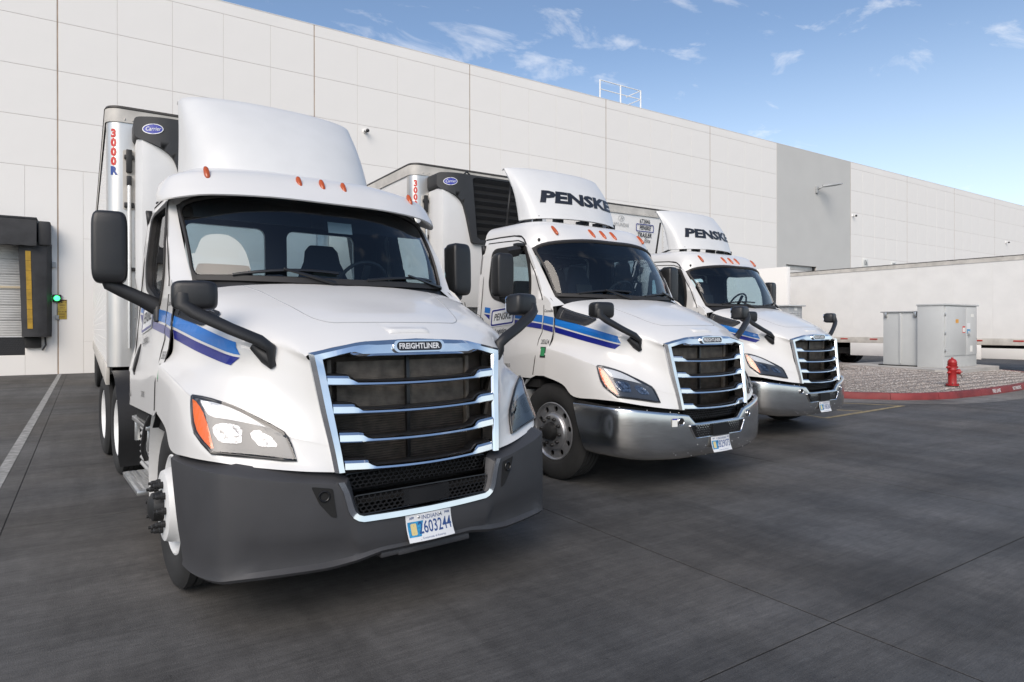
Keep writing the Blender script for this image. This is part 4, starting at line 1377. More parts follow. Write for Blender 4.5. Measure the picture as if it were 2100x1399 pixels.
def lug_mesh(h):
    b = MB(); b.lathe([(.022, 0), (.022, .022), (.017, .026), (.0165, .05), (.010, .056), (.010, .068), (0, .070)] if h > .15 else [(.020, 0), (.020, .016), (.014, .022), (.012, .034), (0, .036)], 10, Matrix.Translation((-h, 0, 0)) @ Matrix.Rotation(R(-90), 4, 'Y'))
    return b.mesh('lug_nut', M['hub_black'], sharp=35)
_mc = {}
def cached(key, fn):
    if key not in _mc: _mc[key] = fn()
    return _mc[key]
def wheel(parent, u, v, s, kind, z=.515):
    # s = -1: outer face towards -x
    w = bpy.data.objects.new('wheel', None); COL.objects.link(w); w.parent = parent
    w.empty_display_size = .2
    w.location = (u, v, z); w.rotation_euler = (random.random() * 6, 0, 0 if s < 0 else math.pi)
    link('tyre', cached('tyre', tyre_mesh), w)
    if kind == 'drive':
        o = link('tyre', cached('tyre', tyre_mesh), w); o.location = (.335, 0, 0)
        link('rim', cached('rim_drive', rim_drive_mesh), w)
    else:
        link('rim', cached('rim_' + kind, rim_steel_mesh if kind == 'steel' else rim_alu_mesh), w)
        h = .186 if kind == 'steel' else .146
        link('hub', cached(('hub', h), lambda: hub_mesh(h)), w)
        link('brake_drum', cached('drum', wheel_back_mesh), w)
        lm = cached(('lug', h), lambda: lug_mesh(h))
        for k in range(10):
            o = link('lug_nut', lm, w)
            a = 2 * math.pi * k / 10
            o.location = (0, .145 * math.cos(a), .145 * math.sin(a))
    return w

# ---- steps, tanks, extenders
def step_plate(b, x0, x1, v0, v1, z, t=.035):
    b.box(x0, x1, v0, v1, z - t, z, .006)
    for i in range(int((v1 - v0) / .03)):
        for j in range(max(1, int((abs(x1 - x0)) / .045))):
            b.box(x0 + .02 + j * .045, x0 + .045 + j * .045, v0 + .012 + i * .03, v0 + .022 + i * .03, z, z + .004)
def steps_mesh(s):
    b = MB()
    bb = MB()
    step_plate(b, -1.215, -1.03, 2.23, 3.05, .40)
    step_plate(b, -1.17, -1.0, 2.13, 2.85, .90)
    b.box(-1.155, -1.12, 2.16, 2.20, .70, .865, .004); b.box(-1.155, -1.12, 2.78, 2.82, .70, .865, .004)
    if s > 0:
        for v in b.bm.verts: v.co.x = -v.co.x
    return b.mesh('step', M['alu'], sharp=30)
def tank_cover_mesh(s):
    b = MB(); rows = []
    for k in range(61):
        z = .38 + k * .009
        o = .008 * math.sin(k * math.pi / 3)
        rows.append([(-1.05 - o, 1.95, z), (-1.03 - o, 2.25, z), (-1.03 - o, 3.4, z)])
    b.grid(rows)
    b.box(-1.01, -.6, 1.94, 3.4, .36, .93)
    if s > 0:
        for v in b.bm.verts: v.co.x = -v.co.x
    return b.mesh('tank_cover', M['alu'], sharp=30)
def fender_rear_mesh(s):
    b = MB()
    rows = [[(-1.20 + i, 1.93 - .22 * math.cos(R(t)) - .02, .52 + .62 * math.sin(R(t))) for i in (0, .03, .25)] for t in range(0, 90, 10)]
    b.grid([[(x, v, z) for x in (-1.205, -1.17, -.95)] for v, z in ((1.74, .40), (1.76, .60), (1.75, .80), (1.70, .95), (1.62, 1.05))])
    if s > 0:
        for v in b.bm.verts: v.co.x = -v.co.x
    return b.mesh('wheel_arch_panel', M['steel_white'], sharp=40)
def hose_mesh():
    b = MB()
    b.tube(crs([Vector(p) for p in [(-1.05,1.75,1.02),(-1.13,1.95,1.02),(-1.16,2.15,.90),(-1.17,2.25,.72),(-1.14,2.3,.62)]], 5), .02, 8)
    b.tube([(-1.12,1.82,1.06),(-1.15,1.98,1.02)], .034, 10)
    return b.mesh('air_hose', M['black'], sharp=50)
def tank_mesh(s):
    b = MB(); b.lathe([(0, 0), (.27, 0), (.29, .02), (.29, .50), (.27, .52), (0, .52)], 28, Matrix.Translation((s * .86, 1.95, 1.0)) @ Matrix.Rotation(R(-90), 4, 'X') @ Matrix.Scale(.5, 4, (0, 1, 0)))
    return b.mesh('air_tank', M['white'], sharp=40)
def extender_mesh(s):
    b = MB()
    b.prism([[(2.72, 1.10), (3.12, 1.10), (3.16, 2.70), (3.06, 2.78), (2.72, 2.80)]], lambda v, z: Vector((s * (side_u(z) - .045), v, z)), lambda v, z: Vector((s * (side_u(z) - .08), v, z)))
    return b.mesh('side_extender', M['black'], sharp=40)
def quarter_fender_mesh(s, du):
    b = MB(); rows = []
    for k in range(10):
        t = R(200 - k * 14)
        v, z = 5.0 + .62 * math.cos(t), .515 + .64 * math.sin(t)
        rows.append([(du + s * x, v, z) for x in (1.26, 1.245, .65)])
    rows.insert(0, [(du + s * x, 4.42, .18) for x in (1.24, 1.23, .65)])
    b.grid(rows)
    return b.mesh('mudguard', M['black'], sharp=50)

PANEL = [(-.72,1.16),(-.66,.95),(-.615,.768),(-.565,.61),(-.523,.474),(-.48,.405),(-.42,.36),(-.33,.338),(-.232,.322),(-.1,.312),(0,.309)]
def hood_line_mesh():
    pts = []
    full = PANEL + [(-p[0], p[1]) for p in reversed(PANEL[:-1])]
    for p in crs([Vector((p[0], p[1], 0)) for p in full], 3):
        h = HOOD_BVH.ray_cast(Vector((p.x, p.y, 4)), Vector((0, 0, -1)))
        if h[0]: pts.append(h[0] + h[1] * .0005)
    b = MB(); b.tube(pts, .0032, 6, False)
    return b.mesh('hood_crease', M['crease'], sharp=60)
def hood_scoop_mesh():  # raised wedge tilted to catch sky light, in place of a recess
    def on(x, y, o):
        h = HOOD_BVH.ray_cast(Vector((x, y, 4)), Vector((0, 0, -1))); return h[0] + Vector((0, -o * .5, o))
    b = MB(); rows = []
    for y, hw, o in ((.302, .165, .001), (.290, .155, -.004), (.235, .138, .006), (.208, .13, .016), (.199, .128, .013), (.192, .126, .001)):
        rows.append([on(-hw - .012, y, .0005), on(-hw, y, o)] + [on(-hw + 2 * hw * k / 6, y, o) for k in range(1, 6)] + [on(hw, y, o), on(hw + .012, y, .0005)])
    b.grid(rows)
    return b.mesh('hood_scoop_wedge', M['white'], sharp=50, outward=(0, -1, 1))

HOOD_ME = hood_mesh()
HOOD_BVH = bvh_of(HOOD_ME)
_mc['hood'] = HOOD_ME

def build_truck(loc, yaw, pitch, tz, visor, number, unit, label, du, name_on_fairing):
    t = thing('semi_truck', label, 'truck', (loc[0], loc[1], 0), yaw, 'white day cab trucks parked nose out')
    BM = Matrix.Translation((0, 1.2, tz)) @ Matrix.Rotation(-pitch, 4, 'X') @ Matrix.Translation((0, -1.2, 0))
    def body(name, key, fn, parent=None, label=None):
        o = link(name, cached(key, fn), parent or t, label)
        if parent is None:
            for q in [o] + link.more: q.matrix_basis = BM
        return o
    hood = body('hood', 'hood', None)
    body('hood_crease', 'hcrease', hood_line_mesh, hood); body('hood_scoop_wedge', 'hscoop', hood_scoop_mesh, hood)
    vent = body('side_vent', 'vent', vent_mesh); body('vent_mesh', 'ventm', vent_mesh_grille, vent)
    body('cowl', 'cowl', cowl_mesh)
    cab = body('cab', 'cab', cab_side_mesh); body('roof', 'roof', roof_mesh)
    body('door_seam', 'seam', seam_mesh); body('door_handle', 'handle', handle_mesh); body('door_latch_cover', 'latch', grab_box_mesh)
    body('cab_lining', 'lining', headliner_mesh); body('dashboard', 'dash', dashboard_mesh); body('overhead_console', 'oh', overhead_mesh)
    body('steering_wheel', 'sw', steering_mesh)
    if visor: body('sun_visor', 'sv', sun_visor_mesh); body('paper_notice', 'stk', sticker_mesh)
    body('dash_paper', 'dpap', dash_paper_mesh)
    if unit == '285654': body('look_down_mirror', 'ldm', look_down_mesh)
    for u in (-.52, .36):
        s = body('seat', ('seat', u < 0), lambda: seat_mesh(u < 0)); s.matrix_basis = BM @ Matrix.Translation((u, 0, 0))
        if u > 0: body('seat_panel', 'seatp', seat_panel_mesh, s)
    ws = body('windscreen', 'ws', windscreen_mesh); body('windscreen_gasket', 'gasket', gasket_mesh, ws); body('windscreen_wiper', 'wiper', wiper_mesh)
    sw = body('side_window', 'sidew', side_window_mesh); body('window_seal', 'wseal', window_seal_mesh, sw)
    for s in (-1, 1): body('rear_window', ('rw', s), lambda: rear_window_mesh(s))
    # grille
    g = body('grille_surround', 'gf', grille_frame_mesh)
    r, f, l = cached('badge', badge_meshes)
    bd = link('badge', r, t); bd.matrix_basis = BM; link('badge_face', f, bd); link('badge_lettering', l, bd)
    for k in range(4):
        o = body('grille_slat', ('slat', k), lambda: slat_mesh(k)); body('slat_shelf', ('shelf', k), lambda: slat_shelf_mesh(k), o)
    rc = body('radiator', 'rad', radiator_mesh); body('condenser', 'cond', condenser_mesh, rc); body('radiator_strut', 'rstrut', radiator_strut_mesh, rc)
    body('engine_bay_shade', 'bay', engine_bay_mesh)
    # lamps
    for s in (-1, 1):
        def side(bm): return bm if s < 0 else both(bm)
        tw = (s * .69, -.72, 0)
        h = body('headlight', ('hl', s), lambda: bm_mesh('headlight', side(hl_patch(HL_OUT, .008, .02)), M['lamp_house'], tw))
        body('headlight_seal', ('hls', s), lambda: hl_rim(s), h)
        body('turn_lamp', ('hla', s), lambda: bm_mesh('turn_lamp', side(hl_patch(HL_AMBER, .013, .02)), M['amber'], tw), h)
        body('running_lamp', ('hld', s), lambda: bm_mesh('running_lamp', side(hl_patch(HL_DRL, .013, .02)), M['lamp_white'], tw), h)
        body('reflector', ('hl1', s), lambda: bm_mesh('reflector', side(hl_patch(HL_R1, .015, .012, wob=.0016)), M['lamp_reflector'], tw, 1), h)
        body('reflector', ('hl2', s), lambda: bm_mesh('reflector', side(hl_patch(HL_R2, .015, .012, wob=.0016)), M['lamp_reflector'], tw, 1), h)
        body('headlight_lens', ('hll', s), lambda: bm_mesh('headlight_lens', side(hl_patch(HL_OUT, .022, .02)), M['lens'], tw, 1), h)
    markers(t, visor, BM)
    # bumper and plate
    if visor:
        bp = body('bumper', 'pbump', bumper_plastic_mesh, None, 'dark grey moulded plastic bumper')
        body('bumper_trim', 'ptrim', bumper_trim_mesh, bp)
        a, c = cached('fog', fog_recess_meshes); link('fog_recess_shade', a, bp); link('fog_ring', c, bp)
        mg = body('mesh_grille', 'phex', plastic_hex_mesh); body('sensor_cover', 'radar', radar_mesh, bp)
        body('tow_pin_cover', 'skid', skid_mesh, bp); body('crossmember', 'dam', lower_dam_mesh, bp)
        body('sun_shield', 'shield', visor_mesh)
    else:
        bp = body('bumper', 'cbump', bumper_chrome_mesh, None, 'polished steel bumper')
        body('bumper_recess_shade', 'copen', chrome_open_mesh, bp); body('bumper_recess_lip', 'clip', chrome_lip_mesh, bp)
        body('mesh_grille', 'chex', chrome_hex_mesh); body('sensor_cover', 'cradar', sensor_plate_mesh, bp)
        body('tow_hole_shade', 'thole', tow_hole_mesh, bp); body('tow_hole_rim', 'tring', tow_ring_mesh, bp); body('bumper_bolt', 'cbolt', bolt_mesh, bp)
        body('crossmember', 'dam', lower_dam_mesh, bp)
        if unit == '285654':
            a, c = cached('cstick', chrome_sticker_meshes); link('bumper_sticker', a, bp); link('sticker_band', c, bp)
    base, blue, gold, ink, bolt = plate_meshes(number, *((-.012, .525) if visor else (-.030, .520)))
    lp = link('licence_plate', base, t, 'licence plate reading ' + number); lp.matrix_basis = BM
    for n_, m_ in (('plate_print', blue), ('plate_emblem', gold), ('plate_lettering', ink), ('plate_bolt', bolt)): link(n_, m_, lp)
    # fairing
    fr = body('roof_fairing', ('fair', visor), lambda: fairing_mesh(visor))
    if not visor: body('fairing_bracket', 'fbr', fairing_bracket_mesh)
    if name_on_fairing: body('fairing_lettering', 'flet', fairing_letter_mesh, fr)
    # mirrors
    for s in (-1, 1):
        m = body('side_mirror', ('sm', s), lambda: side_mirror_mesh(s)); body('mirror_glass', ('smg', s), lambda: side_mirror_glass_mesh(s), m); body('mirror_arm', ('sma', s), lambda: side_mirror_arm_mesh(s), m)
        m = body('hood_mirror', ('hm', s), lambda: hood_mirror_mesh(s)); body('mirror_glass', ('hmg', s), lambda: hood_mirror_glass_mesh(s), m); body('hood_mirror_arm', ('hma', s), lambda: hood_mirror_arm_mesh(s), m)
    # vinyl
    body('blue_stripe', 'sl', lambda: stripes('l')); body('blue_stripe', 'sd', lambda: stripes('d'), None, 'dark blue stripe')
    w_ = body('door_panel', 'dbw', lambda: door_box('white')); body('panel_frame', 'dbf', lambda: door_box('frame'), w_); body('panel_lettering', 'dbi', lambda: door_box('ink'), w_)
    body('unit_lettering', ('unit', unit), lambda: cowl_text(unit))
    gl = body('green_label', 'gla', lambda: bm_mesh('green_label', join_bm([label_bm((1.355, 1.345), .045, .058, .004), both(label_bm((1.355, 1.345), .045, .058, .004))]), M['black_gloss']))
    body('label_print', 'glb', lambda: bm_mesh('label_print', join_bm([label_bm((1.355, 1.35), .034, .045, .0055), both(label_bm((1.355, 1.35), .034, .045, .0055))]), M['green']), gl)
    # running gear
    for s in (-1, 1):
        wheel(t, s * (1.165 - .1425), 1.245, s, 'steel' if visor else 'alu')
        for v in (5.0, 6.38):
            wheel(t, du + s * (1.22 - .1425), v, s, 'drive')
        link('step', cached(('step', s), lambda: steps_mesh(s)), t); link('tank_cover', cached(('tank', s), lambda: tank_cover_mesh(s)), t)
        link('wheel_arch_panel', cached(('wap', s), lambda: fender_rear_mesh(s)), t)
        link('air_tank', cached(('at', s), lambda: tank_mesh(s)), t)
        link('mudguard', quarter_fender_mesh(s, du), t)
        if visor: body('side_extender', ('ext', s), lambda: extender_mesh(s))
    link('air_hose', cached('hose', hose_mesh), t)
    b = MB()
    for s in (-1, 1): b.box(s * .35 - .05, s * .35 + .05, 1.3, 7.2, .72, 1.0)
    b.box(-.9, .9, 4.7, 6.9, 1.02, 1.1, .03)
    link('chassis', b.mesh('chassis', M['dark'], sharp=30), t)
    return t

# ================================================================== GROUND
def ground_mat(name, base, broom=True, light=0.0):
    m, nt, p = new_mat(name)
    L = nt.links.new
    geo = nt.nodes.new('ShaderNodeNewGeometry')
    def mapping(scale, rot=0):
        mp = nt.nodes.new('ShaderNodeMapping'); mp.inputs['Scale'].default_value = scale; mp.inputs['Rotation'].default_value = (0, 0, rot)
        L(geo.outputs['Position'], mp.inputs[0]); return mp.outputs[0]
    def noise(vec, scale, detail=4, rough=.55, dist=0):
        n = nt.nodes.new('ShaderNodeTexNoise'); n.inputs['Scale'].default_value = scale; n.inputs['Detail'].default_value = detail
        n.inputs['Roughness'].default_value = rough; n.inputs['Distortion'].default_value = dist
        L(vec, n.inputs['Vector']); return n.outputs['Fac']
    def rng(v, a, b, c, d):
        r = nt.nodes.new('ShaderNodeMapRange'); r.inputs['From Min'].default_value = a; r.inputs['From Max'].default_value = b
        r.inputs['To Min'].default_value = c; r.inputs['To Max'].default_value = d; L(v, r.inputs['Value']); return r.outputs[0]
    def mul(a, b):
        x = nt.nodes.new('ShaderNodeMath'); x.operation = 'MULTIPLY'
        for i, v in enumerate((a, b)):
            if isinstance(v, float): x.inputs[i].default_value = v
            else: L(v, x.inputs[i])
        return x.outputs[0]
    f = rng(noise(mapping((1, 1, 1)), .33, 4, .6), .3, .7, .74, 1.24)                        # broad mottling
    f = mul(f, rng(noise(mapping((.35, 1.3, 1), .12), .9, 7, .68, .8), .32, .70, .74, 1.2))   # sweeping wear across the yard
    f = mul(f, rng(noise(mapping((1.5, .16, 1), -.16), 1.0, 6, .66, .3), .42, .70, 1.10, .66))   # wheel tracks
    f = mul(f, rng(noise(mapping((.16, 1.7, 1), -.30), 1.0, 6, .66, .3), .48, .72, 1.06, .72))
    f = mul(f, rng(noise(mapping((3.0, 42, 1), .03), 1.0, 4, .7), .3, .7, .80, 1.16))       # brush marks
    f = mul(f, rng(noise(mapping((1, 1, 1)), 9, 6, .75), .3, .7, .80, 1.18))
    f = mul(f, rng(noise(mapping((1, 1, 1)), 120, 3, .8), .3, .7, .70, 1.28))                # grain
    st = noise(mapping((.7, 1.8, 1), .2), 1.1, 5, .7, 1.2)
    f = mul(f, rng(st, .62, .76, 1.0, .55))                                             # oil and rubber patches
    f = mul(f, rng(noise(mapping((1, 1, 1)), 26, 1), .74, .80, 1.0, .6))
    sp = noise(mapping((1, 1, 1)), 60, 0)
    mix = nt.nodes.new('ShaderNodeMix'); mix.data_type = 'RGBA'; mix.blend_type = 'MULTIPLY'; mix.inputs['Factor'].default_value = 1
    mix.inputs['A'].default_value = (*base, 1); L(f, mix.inputs['B'])
    tint = nt.nodes.new('ShaderNodeMix'); tint.data_type = 'RGBA'; L(rng(noise(mapping((1, 1, 1)), .28, 2), .4, .62, 0, .55), tint.inputs['Factor'])
    L(mix.outputs['Result'], tint.inputs['A'])
    tm = nt.nodes.new('ShaderNodeMix'); tm.data_type = 'RGBA'; tm.blend_type = 'MULTIPLY'; tm.inputs['Factor'].default_value = 1
    L(mix.outputs['Result'], tm.inputs['A']); tm.inputs['B'].default_value = (1.12, 1.0, .86, 1); L(tm.outputs['Result'], tint.inputs['B'])
    L(tint.outputs['Result'], p.inputs['Base Color'])
    L(rng(st, .3, .7, .78, .62), p.inputs['Roughness'])
    p.inputs['Specular IOR Level'].default_value = .35
    b = nt.nodes.new('ShaderNodeBump'); b.inputs['Strength'].default_value = .55; b.inputs['Distance'].default_value = .004
    L(noise(mapping((10, 140, 1), .03), 1.0, 4), b.inputs['Height'])
    b2 = nt.nodes.new('ShaderNodeBump'); b2.inputs['Strength'].default_value = .8; b2.inputs['Distance'].default_value = .004
    L(noise(mapping((1, 1, 1)), 150, 2), b2.inputs['Height']); L(b.outputs[0], b2.inputs['Normal']); L(b2.outputs[0], p.inputs['Normal'])
    return m
M['slab'] = ground_mat('yard_concrete', (.080, .079, .078))
M['gutter'] = ground_mat('pale_gutter_concrete', (.165, .160, .150))
M['far_ground'] = mat('far_ground', (.075, .075, .074), .9, noise=.2, nscale=.3)

b = MB(); b.box(-24.6, 43, -11.5, 27.24, -.0138, -.0035); link('joint_bed', b.mesh('joint_bed', mat('joint_bed', (.012, .012, .012), .9), outward=None), kind='structure')
b = MB(); b.grid([[(-1500, -1500, -.014), (1500, -1500, -.014)], [(-1500, 1500, -.014), (1500, 1500, -.014)]])
ground = link('ground', b.mesh('ground', M['far_ground'], outward=(0, 0, 1)), kind='structure')
pav = bpy.data.objects.new('pavement', None); COL.objects.link(pav); pav['kind'] = 'structure'
XS = [-24.6, -20.6, -16.6, -12.6, -8.6, -4.6, -.575, 3.485, 7.05, 11.0, 15.0, 19.0, 23.0, 27.0, 31.0, 35.0, 39.0, 43.0]
YS = [-11.5, -7.0, -2.53, 1.94, 6.44, 10.9, 15.4, 19.9, 24.4, 27.24]
for i in range(len(XS) - 1):
    for j in range(len(YS) - 1):
        b = MB(); g = .0045
        b.box(XS[i] + g, XS[i + 1] - g, YS[j] + g, YS[j + 1] - g, -.003, 0, .002, 1)
        link('slab', b.mesh('slab', M['slab'], sharp=20), pav)

def strip(b, p, q, w, z):
    p, q = Vector(p), Vector(q); d = (q - p).normalized(); n = Vector((-d.y, d.x)) * w * .5
    k = max(1, int((q - p).length / 2)); 
    b.grid([[Vector((*(p.lerp(q, i / k) + s * n), z)) for i in range(k + 1)] for s in (-1, 1)])
def line_obj(name, pts, w, material, z=.004):
    b = MB()
    for p, q in pts: strip(b, p, q, w, z)
    return link(name, b.mesh(name, material, outward=(0, 0, 1)), pav)
line_obj('parking_line', [((-.79, 27.1), (-.80, 3.2))], .115, M['line_white'])
for x in (2.98, 6.76, 10.54): line_obj('parking_line', [((x, 27.1), (x, 9.5))], .115, M['line_white'])
line_obj('yellow_line', [((11.2, 6.37), (14.32, 6.51))], .10, M['line_yellow'])
line_obj('yellow_line', [((14.27, 6.55), (12.6, 9.5))], .10, M['line_yellow'])
line_obj('yellow_line', [((12.72, 6.50), (12.2, 7.4))], .10, M['line_yellow'])
line_obj('yellow_line', [((11.22, 6.42), (11.45, 7.2))], .10, M['line_yellow'])

# ---- kerbed island with gravel
KERB = [(13.2, 12.5), (13.75, 10.2), (14.64, 7.98), (15.09, 7.38), (15.56, 6.91), (16.45, 6.57), (17.15, 6.49), (18.53, 6.43), (20.68, 6.51), (23.2, 6.85), (25.6, 7.7), (26.9, 8.9), (27.0, 12), (27.0, 17)]
K3 = crs([Vector((*p, 0)) for p in KERB], 8)
def offs(P, d):
    out = []
    for i, p in enumerate(P):
        t = (P[min(i + 1, len(P) - 1)] - P[max(i - 1, 0)]).normalized()
        out.append(p + Vector((-t.y, t.x, 0)) * d)
    return out
def kerb_piece(P):
    b = MB(); rows = []
    up = Vector((0, 0, 1))
    A, B_, C_ = P, offs(P, .02), offs(P, .16)
    b.grid([A, [p + up * .02 for p in A], [p + up * .135 for p in B_], [p + up * .15 for p in offs(P, .035)], [p + up * .15 for p in C_], [p - up * .0 for p in C_]])
    b.face([A[0], A[0] + up * .02, B_[0] + up * .135, offs(P, .035)[0] + up * .15, C_[0] + up * .15, C_[0]])
    return b.mesh('kerb_stone', M['kerb_red'], sharp=40)
kerb = bpy.data.objects.new('kerb', None); COL.objects.link(kerb); kerb['kind'] = 'structure'
n = len(K3) - 1; cuts = [0, 8, 16, 27, 38, 45, 53, 61, 69, 77, 85, 95, n]
def sub(P, a, e):
    Q = P[a:e + 1]; d = (Q[1] - Q[0]).normalized() * .004
    return [Q[0] + d] + Q[1:-1] + [Q[-1] - d]
for a, e in zip(cuts, cuts[1:]): link('kerb_stone', kerb_piece(sub(K3, a, e)), kerb)
# stencilled words on the kerb face
def kerb_text(body, s0, size, wx=1.0):
    t = cut(text_bm(body, size, bold=.0016, sx=.62 * wx, align='LEFT'), .08)
    seg = [(K3[i + 1] - K3[i]).length for i in range(len(K3) - 1)]
    i0 = min(range(len(K3)), key=lambda i: (K3[i].xy - Vector(s0)).length)
    for v in t.verts:
        d = v.co.x; i = i0
        while i < len(seg) - 1 and d > seg[i]: d -= seg[i]; i += 1
        p = K3[i].lerp(K3[i + 1], d / seg[i]); tt = (K3[i + 1] - K3[i]).normalized()
        z = .078 + v.co.y
        v.co = p + Vector((tt.y, -tt.x, 0)) * (.004 - .02 * max(0, (z - .02)) / .115) + Vector((0, 0, z))
    return bm_mesh('kerb_lettering', t, M['lettering_white'], (0, -1, 0))
link('kerb_lettering', kerb_text('FIRE LANE', (18.55, 6.43), .125, 1.35), kerb)
link('kerb_lettering', kerb_text('NO PARKING', (19.75, 6.44), .125, 1.35), kerb)
# pale gutter along the kerb
G_in = offs(K3, -.003); G_out = offs(K3, -.75)
b = MB(); b.grid([[p + Vector((0, 0, .003)) for p in G_in[14:70]], [p + Vector((0, 0, .003)) for p in G_out[14:70]]])
link('gutter', b.mesh('gutter', M['gutter'], outward=(0, 0, 1)), kind='structure')
# gravel bed: rises gently from the kerb
def gz(x, y): 
    d = min((Vector((x, y, 0)) - p).length for p in K3)
    return .11 + .20 * min(1, d / 3.0) ** .8
gm, gnt, gp = new_mat('gravel_bed')
_tc = gnt.nodes.new('ShaderNodeNewGeometry'); _v = gnt.nodes.new('ShaderNodeTexVoronoi'); _v.inputs['Scale'].default_value = 42
gnt.links.new(_tc.outputs['Position'], _v.inputs['Vector'])
_r = gnt.nodes.new('ShaderNodeValToRGB'); _e = _r.color_ramp.elements
_e[0].color = (.13, .105, .09, 1); _e[1].color = (.44, .40, .365, 1); _e[1].position = 1; _k = _e.new(.5); _k.color = (.27, .235, .205, 1)
_sp = gnt.nodes.new('ShaderNodeSeparateColor'); gnt.links.new(_v.outputs['Color'], _sp.inputs[0]); gnt.links.new(_sp.outputs[0], _r.inputs[0])
gnt.links.new(_r.outputs[0], gp.inputs['Base Color']); gp.inputs['Roughness'].default_value = .9
_b = gnt.nodes.new('ShaderNodeBump'); _b.inputs['Strength'].default_value = 1; _b.inputs['Distance'].default_value = .03; _b.invert = True
gnt.links.new(_v.outputs['Distance'], _b.inputs['Height']); gnt.links.new(_b.outputs[0], gp.inputs['Normal'])
KI = offs(K3, .155)
b = MB()
cpt = Vector((20.5, 10.5, 0))
rows = []
for t in (0, .06, .14, .26, .42, .6, .8, .97):
    rows.append([Vector(((p.lerp(cpt, t)).x, (p.lerp(cpt, t)).y, gz(*(p.lerp(cpt, t)).xy) if t > 0 else .10)) for p in KI])
b.grid(rows)
link('gravel_bed', b.mesh('gravel_bed', gm, sharp=0, outward=(0, 0, 1)), kind='structure')
# loose stones, far too many to count: one object
stone_cols = [(.44, .40, .36), (.32, .27, .235), (.20, .17, .155), (.52, .49, .46), (.37, .31, .27)]
sm_, snt, sp_ = new_mat('gravel_stones')
_g = snt.nodes.new('ShaderNodeNewGeometry')
_rr = snt.nodes.new('ShaderNodeValToRGB'); els = _rr.color_ramp.elements
els[0].color = (*stone_cols[2], 1); els[1].color = (*stone_cols[3], 1)
for i, q in enumerate((stone_cols[1], stone_cols[4], stone_cols[0])): x = els.new(.25 + .22 * i); x.color = (*q, 1)
snt.links.new(_g.outputs['Random Per Island'], _rr.inputs[0]); snt.links.new(_rr.outputs[0], sp_.inputs['Base Color']); sp_.inputs['Roughness'].default_value = .85
verts, faces = [], []
rs = random.Random(5)
def in_poly(x, y, P):
    c = False; m_ = len(P)
    for i in range(m_):
        x1, y1 = P[i].x, P[i].y; x2, y2 = P[(i + 1) % m_].x, P[(i + 1) % m_].y
        if (y1 > y) != (y2 > y) and x < (x2 - x1) * (y - y1) / (y2 - y1) + x1: c = not c
    return c
KI2 = offs(K3, .20)
cell = {}
cnt = 0
while cnt < 26000:
    x, y = rs.uniform(13.5, 26.8), 6.4 + 5.6 * rs.random() ** 1.3
    if not in_poly(x, y, KI2): continue
    key = (round(x * 3), round(y * 3))
    if key not in cell: cell[key] = gz(key[0] / 3, key[1] / 3)
    z = cell[key]; s = rs.uniform(.007, .019) * (1.5 if rs.random() < .06 else 1); k = len(verts)
    a = rs.random() * 6.28
    ca, sa = math.cos(a) * s, math.sin(a) * s
    h = s * rs.uniform(.5, .9)
    for dx, dy, dz in ((ca, sa, 0), (-sa * .8, ca * .8, .1), (-ca, -sa, 0), (sa * .9, -ca * .7, -.05), (ca * .1, sa * .2, 1), (0, 0, -1)):
        verts.append((x + dx, y + dy, z + .004 + dz * h))
    faces += [(k, k + 1, k + 4), (k + 1, k + 2, k + 4), (k + 2, k + 3, k + 4), (k + 3, k, k + 4)]
    cnt += 1
me = bpy.data.meshes.new('gravel'); me.from_pydata(verts, [], faces); me.materials.append(sm_)
link('gravel', me, kind='stuff')

# ================================================================== WAREHOUSE
YW, ZT = 27.26, 14.80
bld = thing('warehouse', 'long white concrete panel warehouse behind the trucks with one grey bay', 'building', (0, YW, 0))
def bp(name, fn_or_mb, material, label=None, sharp=30, parent=None, **k):
    return link(name, fn_or_mb.mesh(name, material, sharp=sharp, **k), parent or bld, label)
b = MB()
b.box(-30, -4.35, .010, .3, 0, ZT - .01); b.box(-1.80, 42.9, .010, .3, 0, ZT - .01); b.box(46.8, 112, .010, .3, 0, ZT - .01)
b.box(-4.35, -1.80, .010, .3, 4.6, ZT - .01); b.box(42.9, 46.8, .010, .3, 6.22, ZT - .01); b.box(-4.35, -1.80, .010, .3, 0, .70)
b.box(-30, 112, .3, 60, 14.0, 14.1); b.box(111.8, 112, .3, 60, 0, 14.0); b.box(-30, -29.8, .3, 60, 0, 14.0); b.box(-30, 112, 59.8, 60, 0, 14.0)
bp('wall', b, M['wall_groove'])
bays = [(-19.24, -10.04, 5), (-10.04, -.84, 5), (-.84, 8.42, 5), (8.42, 16.28, 4), (16.28, 25.43, 5), (25.43, 34.56, 5), (34.56, 41.80, 4), (51.57, 60.72, 5), (60.72, 69.85, 5), (69.85, 78.98, 5), (78.98, 88.10, 5), (88.10, 97.20, 5), (97.2, 106.3, 5)]
ROWS = [14.30, 12.556, 10.811, 9.067, 7.32]
G, GV = .009, .012
pm = {}
def panel(x0, x1, z0, z1):
    key = (round(x1 - x0, 3), round(z1 - z0, 3))
    if key not in pm:
        bb = MB(); w, h = x1 - x0, z1 - z0
        bb.box(0, w, 0, .014, 0, h, .004, 1); pm[key] = bb.mesh('wall_panel', M['wall_white'], sharp=20)
    o = link('wall_panel', pm[key], bld); o.location = (x0, 0, z0)
